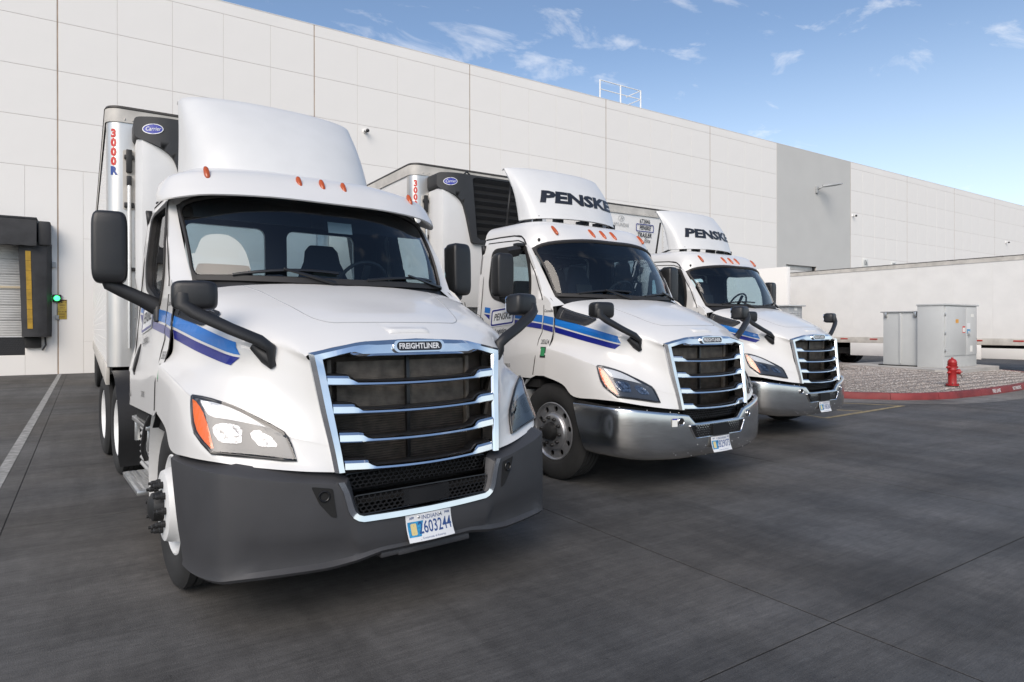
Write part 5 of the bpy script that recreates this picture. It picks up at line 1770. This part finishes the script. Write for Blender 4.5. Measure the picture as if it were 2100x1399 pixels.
for x0, x1, n in bays:
    w = (x1 - x0) / n
    panel(x0 + .022, x1 - .022, ROWS[0] + G, ZT)
    for r in range(4):
        for k in range(n):
            panel(x0 + k * w + (.022 if k == 0 else GV * .6), x0 + (k + 1) * w - (.022 if k == n - 1 else GV * .6), ROWS[r + 1] + G, ROWS[r] - G)
    if x0 == -10.04:
        panel(x0 + .022, -4.36, 0, ROWS[4] - G); panel(-1.79, x1 - .022, 0, ROWS[4] - G); panel(-4.35, -1.80, 4.62, ROWS[4] - G)
        panel(-4.35, -1.80, 0, .69)
    elif x0 == -.84:
        panel(x0 + .022, -.075, 0, ROWS[4] - G)
        panel(-.065, 2.9, 0, 1.15); panel(-.065, 2.9, 1.158, 4.88); panel(-.065, 2.9, 4.888, ROWS[4] - G); panel(2.908, x1 - .022, 0, ROWS[4] - G)
    else: panel(x0 + .022, x1 - .022, 0, ROWS[4] - G)
    b = MB(); b.box(x0 - .022, x0 + .022, .005, .0098, 0, ZT - .02); bp('joint_seal', b, M['caulk'])
# grey bay
b = MB(); b.box(41.83, 42.92, -.004, .05, 0, ZT); b.box(46.78, 51.54, -.004, .05, 0, ZT); b.box(42.92, 46.78, -.004, .05, 6.2, ZT)
bp('grey_bay', b, M['wall_grey'], 'plain grey bay of the wall')
b = MB(); b.box(42.9, 46.8, .22, .26, 0, 6.25)
for k in range(14): b.box(42.95, 46.75, .20, .222, .03 + k * .45, .46 + k * .45, .006, 1)
bp('roller_door', b, M['dock_door'])
b = MB(); b.box(46.55, 46.72, .1, .2, 0, 6.2); bp('door_track', b, M['black'])
b = MB(); b.box(-30, 112, -.012, .32, ZT, ZT + .02); bp('parapet_cap', b, M['wall_white'])

# dock opening at the left
b = MB(); b.box(-4.35, -1.80, .16, .2, 1.33, 4.62)
bp('dock_door_back', b, M['dock_door'])
z = 1.36
for k in range(6):
    b = MB(); h = .535
    b.box(-4.3, -1.86, .13, .16, z, z + h - .01, .004, 1)
    for q in range(6): b.box(-4.3, -1.86, .122, .13, z + .03 + q * .085, z + .085 + q * .085, .006, 1)
    bp('door_panel', b, M['dock_door']); z += h
b = MB(); b.box(-4.3, -1.87, .10, .125, 3.02, 3.10, .006); bp('door_rail', b, mat('cream_rail', (.62, .52, .36), .5))
b = MB(); b.box(-4.3, -1.82, -.02, .12, 1.325, 1.36, .004); bp('dock_lip', b, M['steel_white'])
b = MB(); b.box(-4.35, -1.80, .02, .2, .70, 1.33)
for i in range(34):
    for j in range(8): b.sphere((-4.3 + i * .073 + (j % 2) * .036, .018, .76 + j * .065), .02, u=6, v=3, sy=.3)
bp('leveller_pit', b, M['black'], 'black studded plate under the dock door')
seal = bpy.data.objects.new('dock_seal', None); COL.objects.link(seal); seal.parent = bld
b = MB()
rows = []
rw = random.Random(3)
for k in range(15):
    z = 1.34 + (4.60 - 1.34) * k / 14
    t = k / 14
    wob = lambda: rw.uniform(-.008, .008)
    rows.append([(-1.86 - .09 * t, .0, z), (-1.86 - .09 * t + wob(), -.42 + wob(), z), (-1.60 - .05 * t, -.50 + wob(), z), (-1.32 - .03 * t + wob(), -.50 + wob(), z), (-1.16 + .01 * t + wob(), -.46, z), (-1.02 + wob(), -.02, z)])
b.grid(rows); b.face(rows[0]); b.face(rows[-1])
bp('side_pad', b, M['dock_fabric'], parent=seal, sharp=30)
b = MB(); b.box(-4.95, -1.43, -.60, 0, 4.50, 5.40, .05); b.box(-5.0, -1.42, -.64, 0, 5.37, 5.44, .01); bp('head_pad', b, M['dock_fabric'], parent=seal)
b = MB()
rows = []
for k in range(19):
    x = -4.95 + k * (3.52 / 18)
    rows.append([(x, -.62, 5.38), (x, -.66 + rw.uniform(-.012, .012), 5.1), (x, -.70 + rw.uniform(-.015, .015), 4.75), (x, -.69 + rw.uniform(-.015, .015), 4.47 - .02 * (k % 2))])
b.grid(rows); bp('head_flap', b, M['dock_fabric'], parent=seal, sharp=60, recalc=False)
b = MB(); b.box(-1.40, -1.03, -.58, 0, 4.50, 5.34, .06); bp('corner_pad', b, M['dock_fabric'], parent=seal)
b = MB()
for i in range(8):
    z0 = 1.62 + i * .335; f = lambda z: -1.62 - .06 * (z - 1.6) / 2.7 - .075
    b.face([(f(z0) - .0, -.512, z0), (f(z0) + .15, -.512, z0), (f(z0 + .325) + .15, -.512, z0 + .325), (f(z0 + .325), -.512, z0 + .325)])
bp('yellow_strip', b, M['dock_yellow'], parent=seal, sharp=0)
bms = []
for i, w_ in enumerate(('DOK', 'SEAL', 'DOCK', 'SEAL')): pass
b = MB(); b.box(-1.80, -1.33, -.14, 0, .95, 1.33, .02); bp('dock_bumper', b, M['rubber'])
b = MB(); b.tube([(-1.22, -.05, 1.32), (-1.20, -.08, 1.05), (-1.30, -.12, .86)], .03, 6, True, .3); bp('loose_strap', b, M['dock_fabric'])
# a second seal further left, outside the frame edge, keeps the row going
# green dock light and the yellow sign
dl = thing('dock_light', 'small dock traffic light glowing green beside the black dock seal', 'traffic light', (-.87, YW, 2.70))
b = MB(); b.box(-.13, .13, -.11, 0, -.13, .13, .02); link('lamp_box', b.mesh('lamp_box', M['black'], sharp=40), dl)
b = MB(); b.lathe([(.095, 0), (.09, .03), (.06, .05), (0, .055)], 18, Matrix.Translation((0, -.11, 0)) @ Matrix.Rotation(R(90), 4, 'X')); link('green_lens', b.mesh('green_lens', M['green_lamp'], sharp=60), dl)
b = MB()
for z in (-.09, -.03, .03, .09): b.box(-.24, -.15, -.10, -.02, z - .008, z + .008)
link('side_louvre', b.mesh('side_louvre', mat('lamp_louvre', (.02, .55, .12), .5, emit=.35), sharp=40), dl)
b = MB(); b.tube([(0, -.02, -.13), (0, -.02, -.60)], .012, 6); b.box(-.06, .06, -.06, 0, -.76, -.60, .01); link('conduit', b.mesh('conduit', M['cab_grey2'], sharp=40), dl)
sg = thing('dock_sign', 'yellow dock sign with plain words above and mirrored words below', 'sign', (-.715, YW, 2.31))
b = MB(); b.box(-.135, .135, -.02, 0, -.35, .35, .006); link('sign_board', b.mesh('sign_board', M['sign_yellow'], sharp=40), sg)
bms = []
for k, w_ in enumerate(('MOVE ON', 'GREEN', 'ONLY')):
    bms.append(place(text_bm(w_, .078, bold=.001, sx=.72), Matrix.Translation((0, -.0225, .24 - k * .092)) @ Matrix.Rotation(R(90), 4, 'X')))
    bms.append(place(text_bm(w_, .078, bold=.001, sx=.72), Matrix.Translation((0, -.0225, -.085 - k * .092)) @ Matrix.Rotation(R(90), 4, 'X') @ Matrix.Scale(-1, 4, (1, 0, 0))))
b = MB(); b.box(-.13, .13, -.0225, -.02, -.006, .0, 0); b.box(-.13, .13, -.0225, -.02, .295, .345, 0)
me = bpy.data.meshes.new('t'); b.bm.to_mesh(me); x_ = bmesh.new(); x_.from_mesh(me); bms.append(x_)
link('sign_lettering', bm_mesh('sign_lettering', join_bm(bms), mat('brown_ink', (.10, .05, .01), .5), (0, -1, 0)), sg)
bk = tag(link('junction_box', (lambda bb: (bb.box(-1.02, -.90, YW - .09, YW, 3.78, 3.98, .01), bb.mesh('junction_box', M['cab_grey2'], sharp=40))[1])(MB())), 'small grey box on the wall beside the top of the dock seal', 'junction box')
# roof railing
rl = thing('roof_railing', 'white pipe guard rail standing on the warehouse parapet', 'railing', (25.2, YW + .25, ZT + .02))
for x in (0, 1.62, 3.28):
    b = MB(); b.tube([(x, 0, 0), (x, 0, 1.16)], .045, 8); link('post', b.mesh('post', M['rail_white'], sharp=40), rl)
for z in (.62, 1.14):
    b = MB(); b.tube([(0, 0, z), (3.28, 0, z), (3.28, 1.2, z)], .032, 8); link('rail', b.mesh('rail', M['rail_white'], sharp=40), rl)
def dome(x, z, label):
    t = thing('security_camera', label, 'camera', (x, YW, z), 0, 'security cameras on the warehouse wall')
    b = MB(); b.lathe([(0, 0), (.10, 0), (.10, .05), (.075, .10)], 16, Matrix.Rotation(R(90), 4, 'X')); b.tube([(0, -.08, 0), (0, -.22, .02)], .05, 8); link('bracket', b.mesh('bracket', M['rail_white'], sharp=40), t)
    b = MB(); b.sphere((.03, -.27, -.02), .085, u=14, v=10); link('camera_dome', b.mesh('camera_dome', M['black_gloss'], sharp=60), t)
dome(10.73, 10.54, 'black dome camera on the white wall above the first two trucks')
dome(51.85, 10.52, 'black dome camera on the white wall just past the grey bay')
dome(81.7, 10.5, 'far black dome camera low on the white wall above the long trailer')
wl = thing('wall_light', 'grey wing shaped flood light on the grey bay', 'light', (46.75, YW, 12.0))
b = MB(); b.box(-.13, .13, -.14, 0, -.25, .25, .02); b.tube([(0, -.1, .05), (.1, -.45, .18)], .07, 8); link('bracket', b.mesh('bracket', M['cab_grey2'], sharp=40), wl)
b = MB()
rows = []
for t, w_, h_ in ((0, .12, .10), (.3, .28, .12), (.9, .34, .10), (1.45, .25, .05)):
    c = Vector((.10 + t * .72, -.42 - t * .62, .20 + t * .10)); sd = Vector((.65, .75, 0))
    rows.append([c - sd * w_ - Vector((0, 0, h_ * .3)), c - sd * w_ * .6 + Vector((0, 0, h_)), c + sd * w_ * .6 + Vector((0, 0, h_)), c + sd * w_ - Vector((0, 0, h_ * .3))])
b.grid(rows, True); b.face(rows[0]); b.face(rows[-1]); link('lamp_head', b.mesh('lamp_head', M['cab_grey2'], sharp=40), wl)
for x, n_ in ((53.75, '106'), (58.3, '105')):
    s = thing('number_sign', 'small white dock number sign reading ' + n_ + (' nearer the grey bay' if n_ == '106' else ' just above the trailer roof line'), 'sign', (x, YW - .005, 6.86), 0, 'dock number signs')
    b = MB(); b.box(-.42, .42, -.03, 0, -.36, .36, .01); link('board', b.mesh('board', M['paper'], sharp=40), s)
    link('digits', bm_mesh('digits', place(text_bm(n_, .62, bold=.008, sx=.62), Matrix.Translation((0, -.034, 0)) @ Matrix.Rotation(R(90), 4, 'X')), M['ink'], (0, -1, 0)), s)

# ================================================================== TRAILERS
def wall_text(body, size, x, y, z, material, bold=.002, shear=0, sx=1.0, name='lettering'):
    return bm_mesh(name, place(text_bm(body, size, bold=bold, shear=shear, sx=sx), Matrix.Translation((x, y, z)) @ Matrix.Rotation(R(90), 4, 'X')), material, (0, -1, 0))
def trailer(name, label, xc, y0, length=16.15, reefer=True, letters=True, grp='semi trailers backed towards the warehouse', panels_side=(-1,)):
    t = thing(name, label, 'trailer', (xc, y0, 0), 0, grp)
    W, z0, z1, z2 = 1.30, 1.22, 3.97, 4.12
    rc = .14
    def plan(o=0, r=rc):
        pts = [(W - o, length)]
        for k in range(7):
            a = R(90 * k / 6); pts.append((W - r + (r - o) * math.cos(a), r - (r - o) * math.sin(a)))
        for k in range(7):
            a = R(90 * k / 6); pts.append((-W + r - (r - o) * math.sin(a), r - (r - o) * math.cos(a)))
        pts.append((-W + o, length)); return pts
    b = MB(); P = plan(.012); b.prism([P], lambda x, y: Vector((x, y, z0 - .02)), lambda x, y: Vector((x, y, z1 + .02)))
    link('box', b.mesh('box', M['trailer_white'], sharp=30), t)
    # side skins: one panel per riveted bay
    npan = 13; L0 = rc + .02; pw = (length - L0 - .1) / npan
    for s in panels_side:
        bb = MB(); bb.box(-.006, 0, .007, pw - .007, z0, z1, .003, 1)
        for zz in range(26):
            for yy in (.03, pw - .03, pw * .5): bb.box(-.0095, -.006, yy - .006, yy + .006, z0 + .06 + zz * .106, z0 + .072 + zz * .106)
        me = bb.mesh('side_panel', M['trailer_white'], sharp=30)
        for k in range(npan):
            o = link('side_panel', me, t); o.location = (s * (W - .012) if s < 0 else W - .012, L0 + k * pw, 0)
            if s > 0: o.rotation_euler = (0, 0, math.pi); o.location.y += pw
    b = MB()
    for s in (-1, 1):
        A = plan(0); seg = A[1:8] if s > 0 else A[8:15]
        ext = [(s * (W - .30), 0)]
        seg = (seg + ext) if s > 0 else (ext + seg)
        seg = ([(W, rc + .04)] + seg) if s > 0 else (seg + [(-W, rc + .04)])
        b.grid([[Vector((x, y, z)) for x, y in seg] for z in (z0 - .03, z0 + .5, 2.2, 3.2, z1)])
    link('corner_post', b.mesh('corner_post', M['trailer_alu'] if reefer else M['trailer_white'], sharp=30), t)
    b = MB(); A = plan(-.012)
    b.grid([[Vector((x, y, z)) for x, y in A] for z in (z1, z2)]); b.grid([[Vector((x, y, z2)) for x, y in A], [Vector((x * .97, max(y, .05), z2 + .012)) for x, y in A]])
    link('top_rail', b.mesh('top_rail', M['trailer_rail'], sharp=30), t)
    b = MB(); A = plan(-.02); b.prism([A], lambda x, y: Vector((x, y, z2 + .006)), lambda x, y: Vector((x * .99, y, z2 + .03))); link('roof', b.mesh('roof', M['roof_dark'], sharp=30), t)
    b = MB()
    for s in (-1, 1): b.box(s * (W - .01) - .02, s * (W - .01) + .02, rc, length, z0 - .24, z0 - .002, .004)
    link('bottom_rail', b.mesh('bottom_rail', M['trailer_rail'], sharp=30), t)
    # rivets on the front and along the rails
    b = MB()
    def riv(x, y, z, r=.009): b.sphere((x, y, z), r, u=6, v=3)
    for k in range(24):
        for s in (-1, 1): riv(s * (W - .28), -.001, z0 + .06 + k * .115)
    for k in range(30): riv(-1.12 + k * .0772, -.012, z1 + .03); 
    for k in range(8):
        for s in (-1, 1): riv(s * (W - .18 - k * .11), -.014, z1 + .04)
    o = link('rivets', b.mesh('rivets', M['trailer_rail'], sharp=60), t); o['kind'] = 'stuff'
    # latch rail and crank rod at the front left
    if reefer:
        b = MB(); b.prism([rrect(-1.14, -1.02, 2.98, 3.66, .02, 3)], lambda x, z: Vector((x, -.012, z)), lambda x, z: Vector((x, 0, z))); rk = link('bracket_plate', b.mesh('bracket_plate', M['trailer_rail'], sharp=40), t)
        b = MB(); b.tube([(-1.08, -.045, 1.4), (-1.08, -.045, 3.25)], .021, 8); link('rod', b.mesh('rod', M['alu'], sharp=40), t)
        b = MB(); b.box(-1.105, -1.055, -.06, -.01, 3.25, 3.36, .006); b.box(-1.13, -1.03, -.05, -.01, 3.55, 3.60, .01); b.box(-1.11, -1.05, -.055, -.01, 3.40, 3.66, .008); b.box(-1.14, -1.02, -.05, -.0, 2.28, 2.32, .006); b.box(-1.13, -1.03, -.04, 0, 3.0, 3.06, .008)
        link('clamp', b.mesh('clamp', M['black'], sharp=40), t)
        # refrigeration unit
        u = bpy.data.objects.new('refrigeration_unit', None); COL.objects.link(u); u.parent = t
        b = MB()
        rows = []
        for z, hw, d in ((1.95, .98, .30), (2.2, 1.02, .36), (2.9, 1.02, .40), (3.3, 1.02, .41), (3.72, 1.02, .40)):
            rows.append([Vector((x, y, z)) for x, y in ((-hw, -.01), (-hw, -d * .7), (-hw + .05, -d * .93), (-hw + .14, -d), (hw - .14, -d), (hw - .05, -d * .93), (hw, -d * .7), (hw, -.01))])
        b.grid(rows); b.face(rows[0]); b.face(rows[-1]); link('white_cowl', b.mesh('white_cowl', M['reefer_white'], sharp=40), u)
        cap = [(-1.05, 3.96), (-1.05, 3.74), (-.76, 3.615), (-.66, 3.52), (-.61, 3.35), (-.50, 2.92), (.50, 2.92), (.61, 3.35), (.66, 3.52), (.76, 3.615), (1.05, 3.74), (1.05, 3.96)]
        hole = [(-.50, 3.90), (-.44, 3.93), (.44, 3.93), (.50, 3.90), (.42, 3.02), (.36, 2.98), (-.36, 2.98), (-.42, 3.02)]
        cap = roundpoly(cap, [.05, .05, .10, .06, .06, .03, .03, .06, .06, .10, .05, .05], 3)
        b = MB()
        yf = lambda x, z: -.46 + .16 * max(0, (abs(x) - .72) / .33) ** 2 * .8 - .0
        bm = poly_bm([cap, hole]); cut(bm, .10)
        for v in bm.verts: v.co = Vector((v.co.x, yf(v.co.x, v.co.y), v.co.y))
        me = bpy.data.meshes.new('t'); bm.to_mesh(me); bm.free(); b.bm.from_mesh(me)
        rim = cap + [cap[0]]; b.grid([[Vector((x, yf(x, z), z)) for x, z in rim], [Vector((x, yf(x, z) + .03, z - .0)) for x, z in rim], [Vector((x, -.02, z)) for x, z in rim]])
        h2 = hole + [hole[0]]; b.grid([[Vector((x, yf(x, z), z)) for x, z in h2], [Vector((x, yf(x, z) + .046, z)) for x, z in h2]])
        link('grey_cap', b.mesh('grey_cap', M['reefer_grey'], sharp=40), u)
        b = MB(); b.sheet([hole], lambda x, z: Vector((x, -.412, z))); link('condenser', b.mesh('condenser', M['dark'], sharp=0), u)  # flat black sheet for the shade behind the louvres
        for k in range(8):
            z = 3.07 + k * .113; hw = .43 + .06 * k / 8
            b = MB(); b.grid([[Vector((-hw, -.414, z)), Vector((hw, -.414, z))], [Vector((-hw, -.448, z + .055)), Vector((hw, -.448, z + .055))], [Vector((-hw, -.448, z + .060)), Vector((hw, -.448, z + .060))], [Vector((-hw, -.414, z + .066)), Vector((hw, -.414, z + .066))]])
            link('louvre', b.mesh('louvre', M['black'], sharp=30), u)
        b = MB(); b.tube([(-.52, -.25, 3.96), (-.52, -.25, 4.02), (-.48, -.25, 4.05), (-.43, -.25, 4.02), (-.43, -.25, 3.96)], .014, 6); link('lifting_eye', b.mesh('lifting_eye', M['black'], sharp=60), u)
        f0 = lambda x, z, d=0: Vector((x, yf(x, z) - .004 - d, z))
        bx = lambda bm, d: [setattr(v, 'co', f0(-.87 + v.co.x, 3.825 + v.co.y + .05 * v.co.x, d)) for v in bm.verts]
        e = poly_bm([circle(0, 0, .100, 28, .056)]); cut(e, .05); bx(e, 0); og = link('oval_badge', bm_mesh('oval_badge', e, M['badge_blue'], (0, -1, 0)), u)
        e = poly_bm([circle(0, 0, .102, 28, .058), circle(0, 0, .094, 28, .050)]); bx(e, .0015); link('badge_edge', bm_mesh('badge_edge', e, M['white_vinyl'], (0, -1, 0)), og)
        e = text_bm('Carrier', .064, shear=.25, sx=.78); bx(e, .002); link('badge_lettering', bm_mesh('badge_lettering', e, M['white_vinyl'], (0, -1, 0)), og)
        for k, ch in enumerate('3000R'):
            e = text_bm(ch, .125, bold=.007, sx=.78)
            for v in e.verts:
                x = -1.232 + v.co.x; z = 3.835 - k * .106 + v.co.y
                dx = max(0, -W + rc - x); y = rc - math.sqrt(max(0, rc * rc - dx * dx))
                v.co = Vector((x, y - .004, z))
            link('unit_letter', bm_mesh('unit_letter', e, M['blue_ink'] if ch == 'R' else M['red_ink'], (0, -1, 0)), t)
    # running gear
    b = MB(); b.box(-.5, .5, 1.2, length - .5, .85, z0 - .02); b.box(-1.0, 1.0, 11.4, 14.4, .75, 1.1, .02); link('underframe', b.mesh('underframe', M['dark'], sharp=30), t)
    for v in (12.5, 13.75) if reefer or letters else (12.5, 13.75):
        for s in (-1, 1): wheel(t, s * (1.28 - .1425), v, s, 'drive')
    b = MB()
    for s in (-1, 1): b.box(s * .9 - .06, s * .9 + .06, 2.7, 2.82, .12, z0, .01); b.box(s * .9 - .13, s * .9 + .13, 2.62, 2.9, .0, .10, .02)
    link('landing_leg', b.mesh('landing_leg', M['black'], sharp=40), t)
    return t
tr1 = trailer('refrigerated_trailer', 'refrigerated trailer hitched to the truck with the dark grey bumper', 1.50, 8.30)
tr2 = trailer('refrigerated_trailer', 'refrigerated trailer hitched to the truck between the other two, louvres showing', 5.50, 8.75)
tr3 = trailer('dry_van_trailer', 'white dry van trailer hitched to the truck beside the gravel island', 9.50, 9.50, reefer=False)
yy = -.003
for me in (wall_text('672846', .13, .46, yy, 3.855, M['ink'], .001, 0, .8), wall_text('TRAILER', .125, .44, yy, 3.565, M['ink'], .003, .25, .9), wall_text('Elite', .13, .52, yy, 3.455, M['ink'], 0, .3, .8),
           wall_text('HYUNDAI', .105, -.22, yy, 3.735, M['cab_grey2'], .001, 0, .9)):
    link('lettering', me, tr3)
b = MB(); b.prism([rrect(.20, .72, 3.64, 3.80, .03, 4), rrect(.215, .705, 3.655, 3.785, .02, 4)], lambda x, z: Vector((x, -.004, z)), lambda x, z: Vector((x, 0, z))); lb = link('panel_frame', b.mesh('panel_frame', M['blue_dark'], sharp=30), tr3)
link('panel_lettering', wall_text('PENSKE', .12, .46, -.004, 3.72, M['ink'], .003, .28, .8), lb)
e = poly_bm([circle(-.22, 3.865, .088, 24, .06), circle(-.22, 3.865, .080, 24, .051)]); 
for v in e.verts: v.co = Vector((v.co.x, -.003, v.co.y))
lg = link('oval_emblem', bm_mesh('oval_emblem', e, M['cab_grey2'], (0, -1, 0)), tr3)
link('emblem_letter', wall_text('H', .09, -.22, -.0035, 3.865, M['cab_grey2'], .002, .5, 1.2), lg)
# long trailer at the right, its side towards us
lt = trailer('dry_van_trailer', 'long white dry van trailer parked alone behind the grey transformer', 28.80, 3.3, reefer=False, letters=False, grp='semi trailers backed towards the warehouse')
b = MB()
for k in range(13): b.box(-1.325, -1.321, .55 + k * 1.2, .85 + k * 1.2, 1.115, 1.165)
link('red_reflector', b.mesh('red_reflector', M['red_reflector'], sharp=0), lt)
b = MB(); b.box(-1.31, -1.28, 6.6, 11.25, .45, .98, .01); link('side_skirt', b.mesh('side_skirt', M['trailer_white'], sharp=40), lt)
b = MB(); b.box(-1.0, 1.2, 11.3, 16, .5, .96); link('under_trailer_shade', b.mesh('under_trailer_shade', M['dark'], sharp=40), lt)  # black block put in for the shade under the trailer

# ================================================================== TRUCKS
T1 = build_truck((1.6948, 3.2873), .07195, .02838, 0, True, '2603244', '285635', 'white semi truck with dark grey plastic bumper and a shield over its windscreen', .16, False)
T2 = build_truck((5.4595, 4.2059), .04779, -.00475, .0161, False, '2829073', '285654', 'white semi truck with polished bumper parked between the other two trucks', .26, True)
T3 = build_truck((9.4550, 5.4162), .03706, -.02114, .0146, False, '2188260', '285660', 'white semi truck with polished bumper parked beside the gravel island', .25, True)

# ================================================================== RIGHT-HAND YARD
sw_ = tag(link('screen_wall', (lambda bb: (bb.box(24.6, 24.85, 15.6, 27.2, 0, 4.15, .01), bb.mesh('screen_wall', M['wall_white'], sharp=40))[1])(MB())), 'white concrete screen wall whose end stands beside the long trailer', 'wall')
ec = thing('electric_cabinet', 'grey louvred electric cabinet standing in front of the white screen wall', 'cabinet', (21.0, 13.3, 0))
b = MB(); b.box(-.42, .42, -.3, .3, 0, 2.36, .01); link('housing', b.mesh('housing', M['cab_grey2'], sharp=40), ec)
b = MB(); b.box(-.5, .5, -.40, .36, 2.36, 2.41, .01); link('lid', b.mesh('lid', M['cab_grey'], sharp=40), ec)
for i in range(4):
    b = MB()
    for k in range(9): b.box(-.30 + i * .17, -.19 + i * .17, -.312, -.30, 1.55 + k * .07, 1.585 + k * .07)
    link('louvre', b.mesh('louvre', M['cab_grey'], sharp=30), ec)
b = MB(); b.box(-.05, .12, -.305, -.30, 2.22, 2.32); link('label_plate', b.mesh('label_plate', M['paper'], sharp=30), ec)
pad = tag(link('concrete_pad', (lambda bb: (bb.prism([[(22.6, 12.2), (21.75, 9.0), (22.1, 8.45), (25.7, 8.75), (26.2, 9.6), (26.2, 12.2)]], lambda x, y: Vector((x, y, .0)), lambda x, y: Vector((x, y, .34))), bb.mesh('concrete_pad', M['concrete_light'], sharp=30))[1])(MB())), 'pale concrete pad under the grey transformer', 'pad')
tf = thing('transformer', 'pale grey pad mounted transformer behind the red hydrant', 'transformer', (22.8, 9.2, .34))
b = MB(); b.box(0, 2.4, .0, .74, .0, 1.98, .008); link('cabinet', b.mesh('cabinet', M['cab_grey'], sharp=40), tf)
b = MB(); b.box(-.03, 2.45, -.05, .76, 1.98, 2.03, .008); link('lid', b.mesh('lid', M['cab_grey'], sharp=40), tf)
b = MB(); b.box(.08, 1.52, -.03, 0, .38, 1.94, .006); dr = link('door', b.mesh('door', M['cab_grey'], sharp=40), tf)
b = MB(); b.box(1.54, 2.34, -.03, 0, .38, 1.94, .006); d2 = link('door', b.mesh('door', M['cab_grey'], sharp=40), tf)
b = MB(); b.box(1.62, 1.72, -.07, -.03, 1.02, 1.16, .01); b.box(1.64, 1.68, -.10, -.07, .98, 1.12, .008); link('handle', b.mesh('handle', M['alu'], sharp=40), d2)
b = MB()
for z in (.55, 1.1, 1.7): b.box(.05, .085, -.045, -.0, z - .05, z + .05, .006)
link('hinge', b.mesh('hinge', M['alu'], sharp=40), dr)
for x0, x1, z0, z1, m_ in ((.78, .98, 1.42, 1.54, 'orange_label'), (1.27, 1.46, 1.10, 1.32, 'red_ink'), (1.60, 1.83, 1.22, 1.42, 'plate_white'), (1.60, 1.83, 1.08, 1.22, 'plate_blue'), (1.83, 2.0, .48, .68, 'paper'), (1.88, 2.1, 1.62, 1.72, 'paper')):
    b = MB(); b.box(x0, x1, -.034, -.030, z0, z1)
    o = link('warning_label', b.mesh('warning_label', M[m_], sharp=30), tf)
    if m_ == 'red_ink':
        b = MB(); b.box(x0 + .01, x1 - .01, -.036, -.034, z0 + .03, z1 - .05); link('label_print', b.mesh('label_print', M['paper'], sharp=30), o)
b = MB(); b.box(.15, 2.3, .76, 1.85, .03, 1.78, .01); ta = link('tank', b.mesh('tank', M['cab_grey'], sharp=40), tf)
b = MB(); b.box(.10, 2.35, .74, 1.92, 1.78, 1.82, .008); link('tank_lid', b.mesh('tank_lid', M['cab_grey2'], sharp=40), ta)
b = MB(); b.box(.115, .15, 1.27, 1.33, .08, 1.76, .008); link('rib', b.mesh('rib', M['cab_grey'], sharp=40), ta)
b = MB()
for y in (.85, 1.75): b.box(.08, .15, y - .04, y + .04, 1.62, 1.78, .008)
link('lifting_lug', b.mesh('lifting_lug', M['alu'], sharp=40), ta)
b = MB(); b.box(.10, 2.3, .76, 1.98, 0, .03); link('skirt', b.mesh('skirt', M['dark'], sharp=40), ta)
for i, (x, z, y0, y1, lab) in enumerate(((39.5, .78, 2, 26, 'low pale ramp wall seen under the long trailer'), (41.2, 1.02, 2, 26, 'second ramp wall standing just behind the low pale one'))):
    w_ = thing('ramp_wall', lab, 'wall', (x, 0, 0), 0)
    y = y0
    while y < y1:
        b = MB(); b.box(0, .25, y + .012, min(y + 3.1, y1) - .012, 0, z, .01); link('wall_section', b.mesh('wall_section', M['wall_white'] if i == 0 else M['cab_grey'], sharp=40), w_); y += 3.1

# fire hydrant
hy = thing('fire_hydrant', 'red fire hydrant standing in gravel behind the red kerb', 'hydrant', (17.99, 7.07, .15), R(-20))
hy.scale = (.80, .80, .80)
HS = 1.0
b = MB(); b.lathe([(0, 0), (.19, 0), (.19, .045), (.155, .06), (0, .06)], 22); link('base_flange', b.mesh('base_flange', M['hydrant_dark'], sharp=35), hy)
b = MB(); b.lathe([(.17, .06), (.17, .10), (.125, .125), (.115, .16), (.112, .50), (.125, .53), (.125, .56), (.115, .58), (.112, .66), (.13, .69), (.13, .72), (0, .72)], 24); link('barrel', b.mesh('barrel', M['hydrant_red'], sharp=35), hy)
b = MB(); b.lathe([(.115, .72), (.125, .75), (.12, .80), (.095, .85), (.055, .875), (.035, .88), (.03, .92), (0, .92)], 22); bo = link('bonnet', b.mesh('bonnet', M['hydrant_red'], sharp=35), hy)
b = MB()
for k in range(8):
    a = k * math.pi / 4; b.lathe([(.014, 0), (.014, .03), (0, .03)], 6, Matrix.Translation((.155 * math.cos(a), .155 * math.sin(a), .10)))
link('flange_bolt', b.mesh('flange_bolt', M['hydrant_dark'], sharp=35), hy)
def outlet(direction, z, r, L, nm='outlet_cap'):
    m = Matrix.Translation((0, 0, z)) @ Vector(direction).to_track_quat('Z', 'Y').to_matrix().to_4x4()
    b = MB(); b.lathe([(r * .8, .08), (r * .8, .13), (r, .135), (r, .13 + L), (r * .75, .15 + L), (.018, .16 + L), (.016, .20 + L), (0, .20 + L)], 14, m); link(nm, b.mesh(nm, M['hydrant_red'], sharp=35), hy)
outlet((-1, -.1, 0), .62, .05, .05); outlet((1, .1, 0), .62, .05, .05); outlet((-1, -.2, 0), .46, .045, .04); outlet((.82, -.55, 0), .48, .085, .06)
b = MB()
ch = [(.16 + .05 * math.sin(k * .5), -.12 - .02 * k / 3, .40 - .10 * math.sin(k * math.pi / 8)) for k in range(9)]
b.tube(ch, .010, 6); link('chain', b.mesh('chain', M['hydrant_dark'], sharp=60), hy)
